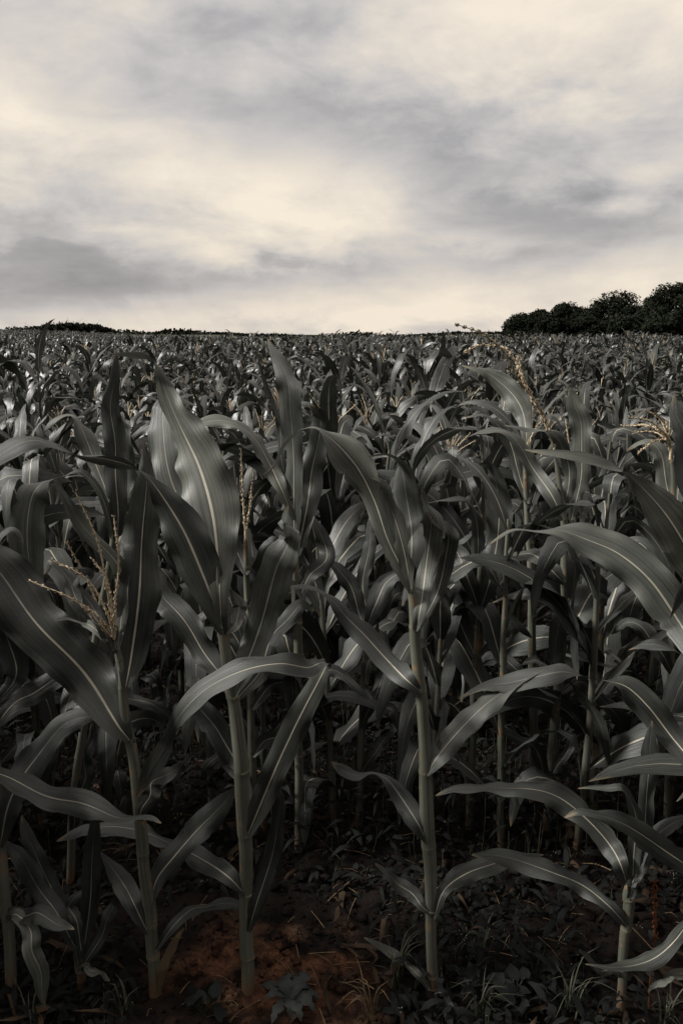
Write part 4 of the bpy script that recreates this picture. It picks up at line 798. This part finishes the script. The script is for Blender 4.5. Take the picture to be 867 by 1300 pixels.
for i in range(36000):
    y = .95 + 5.2 * rw.random() ** 1.25; x = rw.uniform(-.56, .56) * (y + .4)
    d = clump((x, y)) + (.30 if x > .12 else -.12) + (.25 if x < -.55 else 0) + (.75 if y > 2.0 else 0) - (.35 if (x + .17) ** 2 + (y - 1.66) ** 2 < .12 else 0)
    if d < rw.uniform(-.15, .55): continue
    g = gz_near(x, y); hgt = rw.uniform(.005, .36 if y > 2.1 else .09 if x > .1 else .05) * rw.random() ** .5; p = np.array([x, y, g + hgt])
    if rw.random() < .55: weeds.add(*heart(p, rw.uniform(0, 6.28), rw.uniform(-.7, .9), rw.uniform(.007, .022), rw))
    else:                                                        # narrow curling leaf
        th = rw.uniform(0, 6.28); ln = rw.uniform(.02, .075); dd = np.array([math.cos(th), math.sin(th), rw.uniform(-.3, .8)])
        Pn = catmull([p, p + dd * ln * .5, p + dd * ln + [0, 0, -ln * .4]], 5); Vn, Fn, Un = leaf_geo(Pn, np.tile([-dd[1], dd[0], rw.normal() * .5], (5, 1)), ln * .13 * np.array([.3, 1, .9, .55, .05]), .5, .1, i, COLS_XS)
        weeds.add(Vn, Fn)
    cnt += 1
    if rw.random() < .10:
        V, F, U = tube(catmull([[x + rw.normal() * .01, y + rw.normal() * .01, g - .005], p * .5 + np.array([x, y, g]) * .5 + rw.normal(size=3) * .003, p], 4), .0009, 3); stems.add(V, F, U)
    if rw.random() < .018:
        for _ in range(4):
            c = p + rw.normal(size=3) * [.008, .008, .006] + [0, 0, .012]; V, F, U = tube(np.array([c, c + [0, 0, .0015], c + [0, 0, .003]]), np.array([.0002, .0016, .0002]), 4); fl.add(V, F, U)
def stuff(name, acc, mat, label, cat):
    o = link(bpy.data.objects.new(name, acc.mesh(name, mat))); tag(o, label, cat, kind='stuff'); return o
stuff('weed_leaves', weeds, M['weed'], 'dark broad leaved weeds covering the soil between the stalks', 'weeds')
stuff('weed_stems', stems, M['grass'], 'thin stems of the weeds on the soil', 'weeds')
stuff('weed_flowers', fl, M['flower'], 'tiny pale weed flowers scattered low over the ground', 'weed flowers')
# litter of straw and dead stems
lit = Acc()
for i in range(900):
    y = 1.05 + 2.6 * rw.random() ** 1.3; x = rw.uniform(-.55, .55) * (y + .4); g = gz_near(x, y); th = rw.uniform(0, 6.28); ln = rw.uniform(.015, .10) * (1.4 if rw.random() < .1 else 1)
    d = np.array([math.cos(th), math.sin(th), rw.normal() * .22]) * ln; p = np.array([x, y, g + .006])
    V, F, U = tube(catmull([p, p + d * .5 + [0, 0, rw.uniform(0, .012)], p + d], 5), rw.uniform(.0005, .0014), 3); lit.add(V, F, U)
stuff('straw_litter', lit, M['straw'], 'bits of dry straw and dead stems lying on the soil', 'straw litter')
dl = Acc()
for i in range(330):
    y = 1.05 + 2.8 * rw.random() ** 1.2; x = rw.uniform(-.55, .55) * (y + .4); g = gz_near(x, y); th = rw.uniform(0, 6.28); ln = rw.uniform(.04, .16)
    dd = np.array([math.cos(th), math.sin(th), 0]); p = np.array([x, y, g + .008]); ku = rw.uniform(.005, .03)
    Pn = catmull([p, p + dd * ln * .3 + [0, 0, ku], p + dd * ln * .65 + rw.normal(size=3) * [.01, .01, .003] + [0, 0, ku * .6], p + dd * ln + [0, 0, rw.uniform(0, .02)]], 12)
    dl.add(*leaf_geo(Pn, np.tile([-dd[1], dd[0], rw.normal() * .6], (12, 1)), rw.uniform(.004, .013) * np.sin(np.linspace(.3, 3.05, 12)), .8, .5, i, COLS_LO))
stuff('dead_leaf_litter', dl, M['dead'], 'shrivelled dead maize leaves lying on the soil', 'leaf litter')
# clods and crumbs
cl = Acc()
for i in range(9000):
    y = 1.0 + 2.2 * rw.random() ** 1.4; x = rw.uniform(-.55, .55) * (y + .4); g = gz_near(x, y); s = min(.03, .0022 * (1 / max(.03, rw.random())) ** .62)
    th = rw.uniform(0, 6.28); V = []
    base = np.array([[a_, b_, c__] for c__ in (-.6, .7) for a_, b_ in ((-.8, -.8), (.8, -.8), (.8, .8), (-.8, .8))]) * (1 + rw.normal(size=(8, 3)) * .28)
    c_, s2 = math.cos(th), math.sin(th); V = base @ np.array([[c_, s2, 0], [-s2, c_, 0], [0, 0, .75]]) * s + [x, y, g + s * .2]
    F = np.array([[4, 5, 6, 7], [0, 1, 5, 4], [1, 2, 6, 5], [2, 3, 7, 6], [3, 0, 4, 7], [3, 2, 1, 0]]); cl.add(V, F)
o = stuff('soil_clods', cl, M['soil'], 'crumbs and small clods of reddish soil', 'soil')
# grass tufts
def tuft(x, y, n, ln, label, mat='grass', wd=.0022, seed=0):
    r = np.random.default_rng(seed); a = Acc(); g = gz_near(x, y)
    for i in range(n):
        th = r.uniform(0, 6.28); l = ln * r.uniform(.5, 1.1); sp_ = r.uniform(.25, .8); b = np.array([r.normal() * .008, r.normal() * .008, 0.])
        P = catmull([b, b + np.array([math.cos(th) * l * sp_ * .35, math.sin(th) * l * sp_ * .35, l * .6]), b + np.array([math.cos(th) * l * sp_, math.sin(th) * l * sp_, l * r.uniform(.45, .85)])], 10)
        side = np.tile([-math.sin(th), math.cos(th), 0], (10, 1)); a.add(*leaf_geo(P, side, wd * np.linspace(1, .1, 10), .4, .05, i, COLS_XS))
    o = link(bpy.data.objects.new('grass_tuft', a.mesh('grass_tuft', M[mat]))); o.location = (x, y, g - .003); tag(o, label, 'grass', 'grass tufts at the field edge'); return o
def gpt(px, py):
    d = pdir(px, py); t = CAM_H / -d[2]; return d[0] * t, d[1] * t
for i, (px, py, n, ln, lab, mt) in enumerate([(470, 1292, 16, .14, 'dry tan grass tuft at the bottom edge left of the pale bare stalk', 'straw'), (505, 1255, 14, .17, 'narrow green grass tuft just left of the pale bare stalk', 'grass'),
    (610, 1296, 18, .15, 'green grass tuft at the bottom edge right of the pale bare stalk', 'grass'), (615, 1215, 7, .15, 'sparse upright grass between the bare stalk and the right plant', 'grass'),
    (720, 1290, 14, .2, 'long bladed grass tuft at the foot of the shorter right plant', 'grass'), (160, 1290, 10, .1, 'low grass tuft at the bottom edge below the tasselled plant', 'grass'),
    (40, 1300, 12, .12, 'dark grass tuft in the bottom left corner', 'grass'), (845, 1300, 14, .16, 'grass tuft in the bottom right corner', 'grass')]):
    x, y = gpt(px, py); tuft(x, y, n, ln, lab, mt, .0026, 500 + i)
# rusty seed stalk of a dock weed, right
x, y = gpt(824, 1275); a = Acc(); bz = gz_near(x, y); b = np.array([x, y, bz]); top = at(829, 1118, y - .01)
P = catmull([b, at(826, 1230, y), at(831, 1180, y), top], 26) - b
dock = plant_root(b, 'dock_weed'); tag(dock, 'rusty red seed stalk of a dock weed standing alone at the lower right', 'weed')
V, F, U = tube(P, np.linspace(.0028, .0014, 26), 6); a.add(V, F, U); part('stem', a, M['rust'], dock)
a = Acc(); 
for j in range(150):
    q = P[int(15 + 10.9 * rw.random())]; c = q + rw.normal(size=3) * [.004, .004, .006]; s = rw.uniform(.0015, .0032); V, F, U = tube(np.array([c - [0, 0, s], c, c + [0, 0, s]]), np.array([.0002, s, .0002]), 5); a.add(V, F, U)
part('seed_head', a, M['rust'], dock)
a = Acc()
for j, (ii, az) in enumerate([(14, 3.6), (15, .4), (7, .3)]): V, F = heart(P[ii], az, .4, .022, rw); a.add(V, F)
part('leaf', a, M['weed_pale'], dock)
# pale woolly weed beside the middle stalk
x, y = gpt(368, 1278); g = gz_near(x, y); pw = plant_root((x, y, g), 'thistle_weed'); tag(pw, 'pale grey green weed rosette low on the soil right of the middle stalk', 'weed')
for j in range(11):
    th = j * 2.4; ln = rw.uniform(.05, .085); a = Acc(); d = np.array([math.cos(th), math.sin(th), 0.])
    Pq = catmull([[0, 0, .008], d * ln * .4 + [0, 0, .03], d * ln * .8 + [0, 0, .03], d * ln * 1.05 + [0, 0, .012]], 12); hw = .013 * np.sin(np.linspace(.25, 3.1, 12)) * (1 + .35 * np.sin(np.arange(12) * 2.2))
    a.add(*leaf_geo(Pq, np.tile([-d[1], d[0], 0], (12, 1)), np.maximum(hw, .001), .3, .3, j, COLS_LO)); part('leaf', a, M['weed_pale'], pw)
for i, (px, py, lab) in enumerate([(600, 1262, 'low heart leaved weed by the bottom edge right of the bare stalk'), (650, 1280, 'broad leaved weed near the bottom edge halfway to the right plant'), (260, 1290, 'small leafy weed at the bottom edge left of the middle stalk'), (680, 1240, 'broad leaved weed in the dark cover left of the shorter right plant')]):
    x, y = gpt(px, py); g = gz_near(x, y); o = plant_root((x, y, g), 'heart_leaf_weed'); tag(o, lab, 'weed', 'heart leaved weeds')
    for j in range(9):
        a = Acc(); p = rw.normal(size=3) * [.03, .03, 0] + [0, 0, rw.uniform(.02, .075)]; V, F = heart(p, rw.uniform(0, 6.28), rw.uniform(.1, .7), rw.uniform(.028, .045), rw); a.add(V, F); part('leaf', a, M['weed'], o)
        a = Acc(); V, F, U = tube(catmull([[0, 0, -.004], p * [.5, .5, .7], p], 5), .0012, 4); a.add(V, F, U); part('stem', a, M['grass'], o)
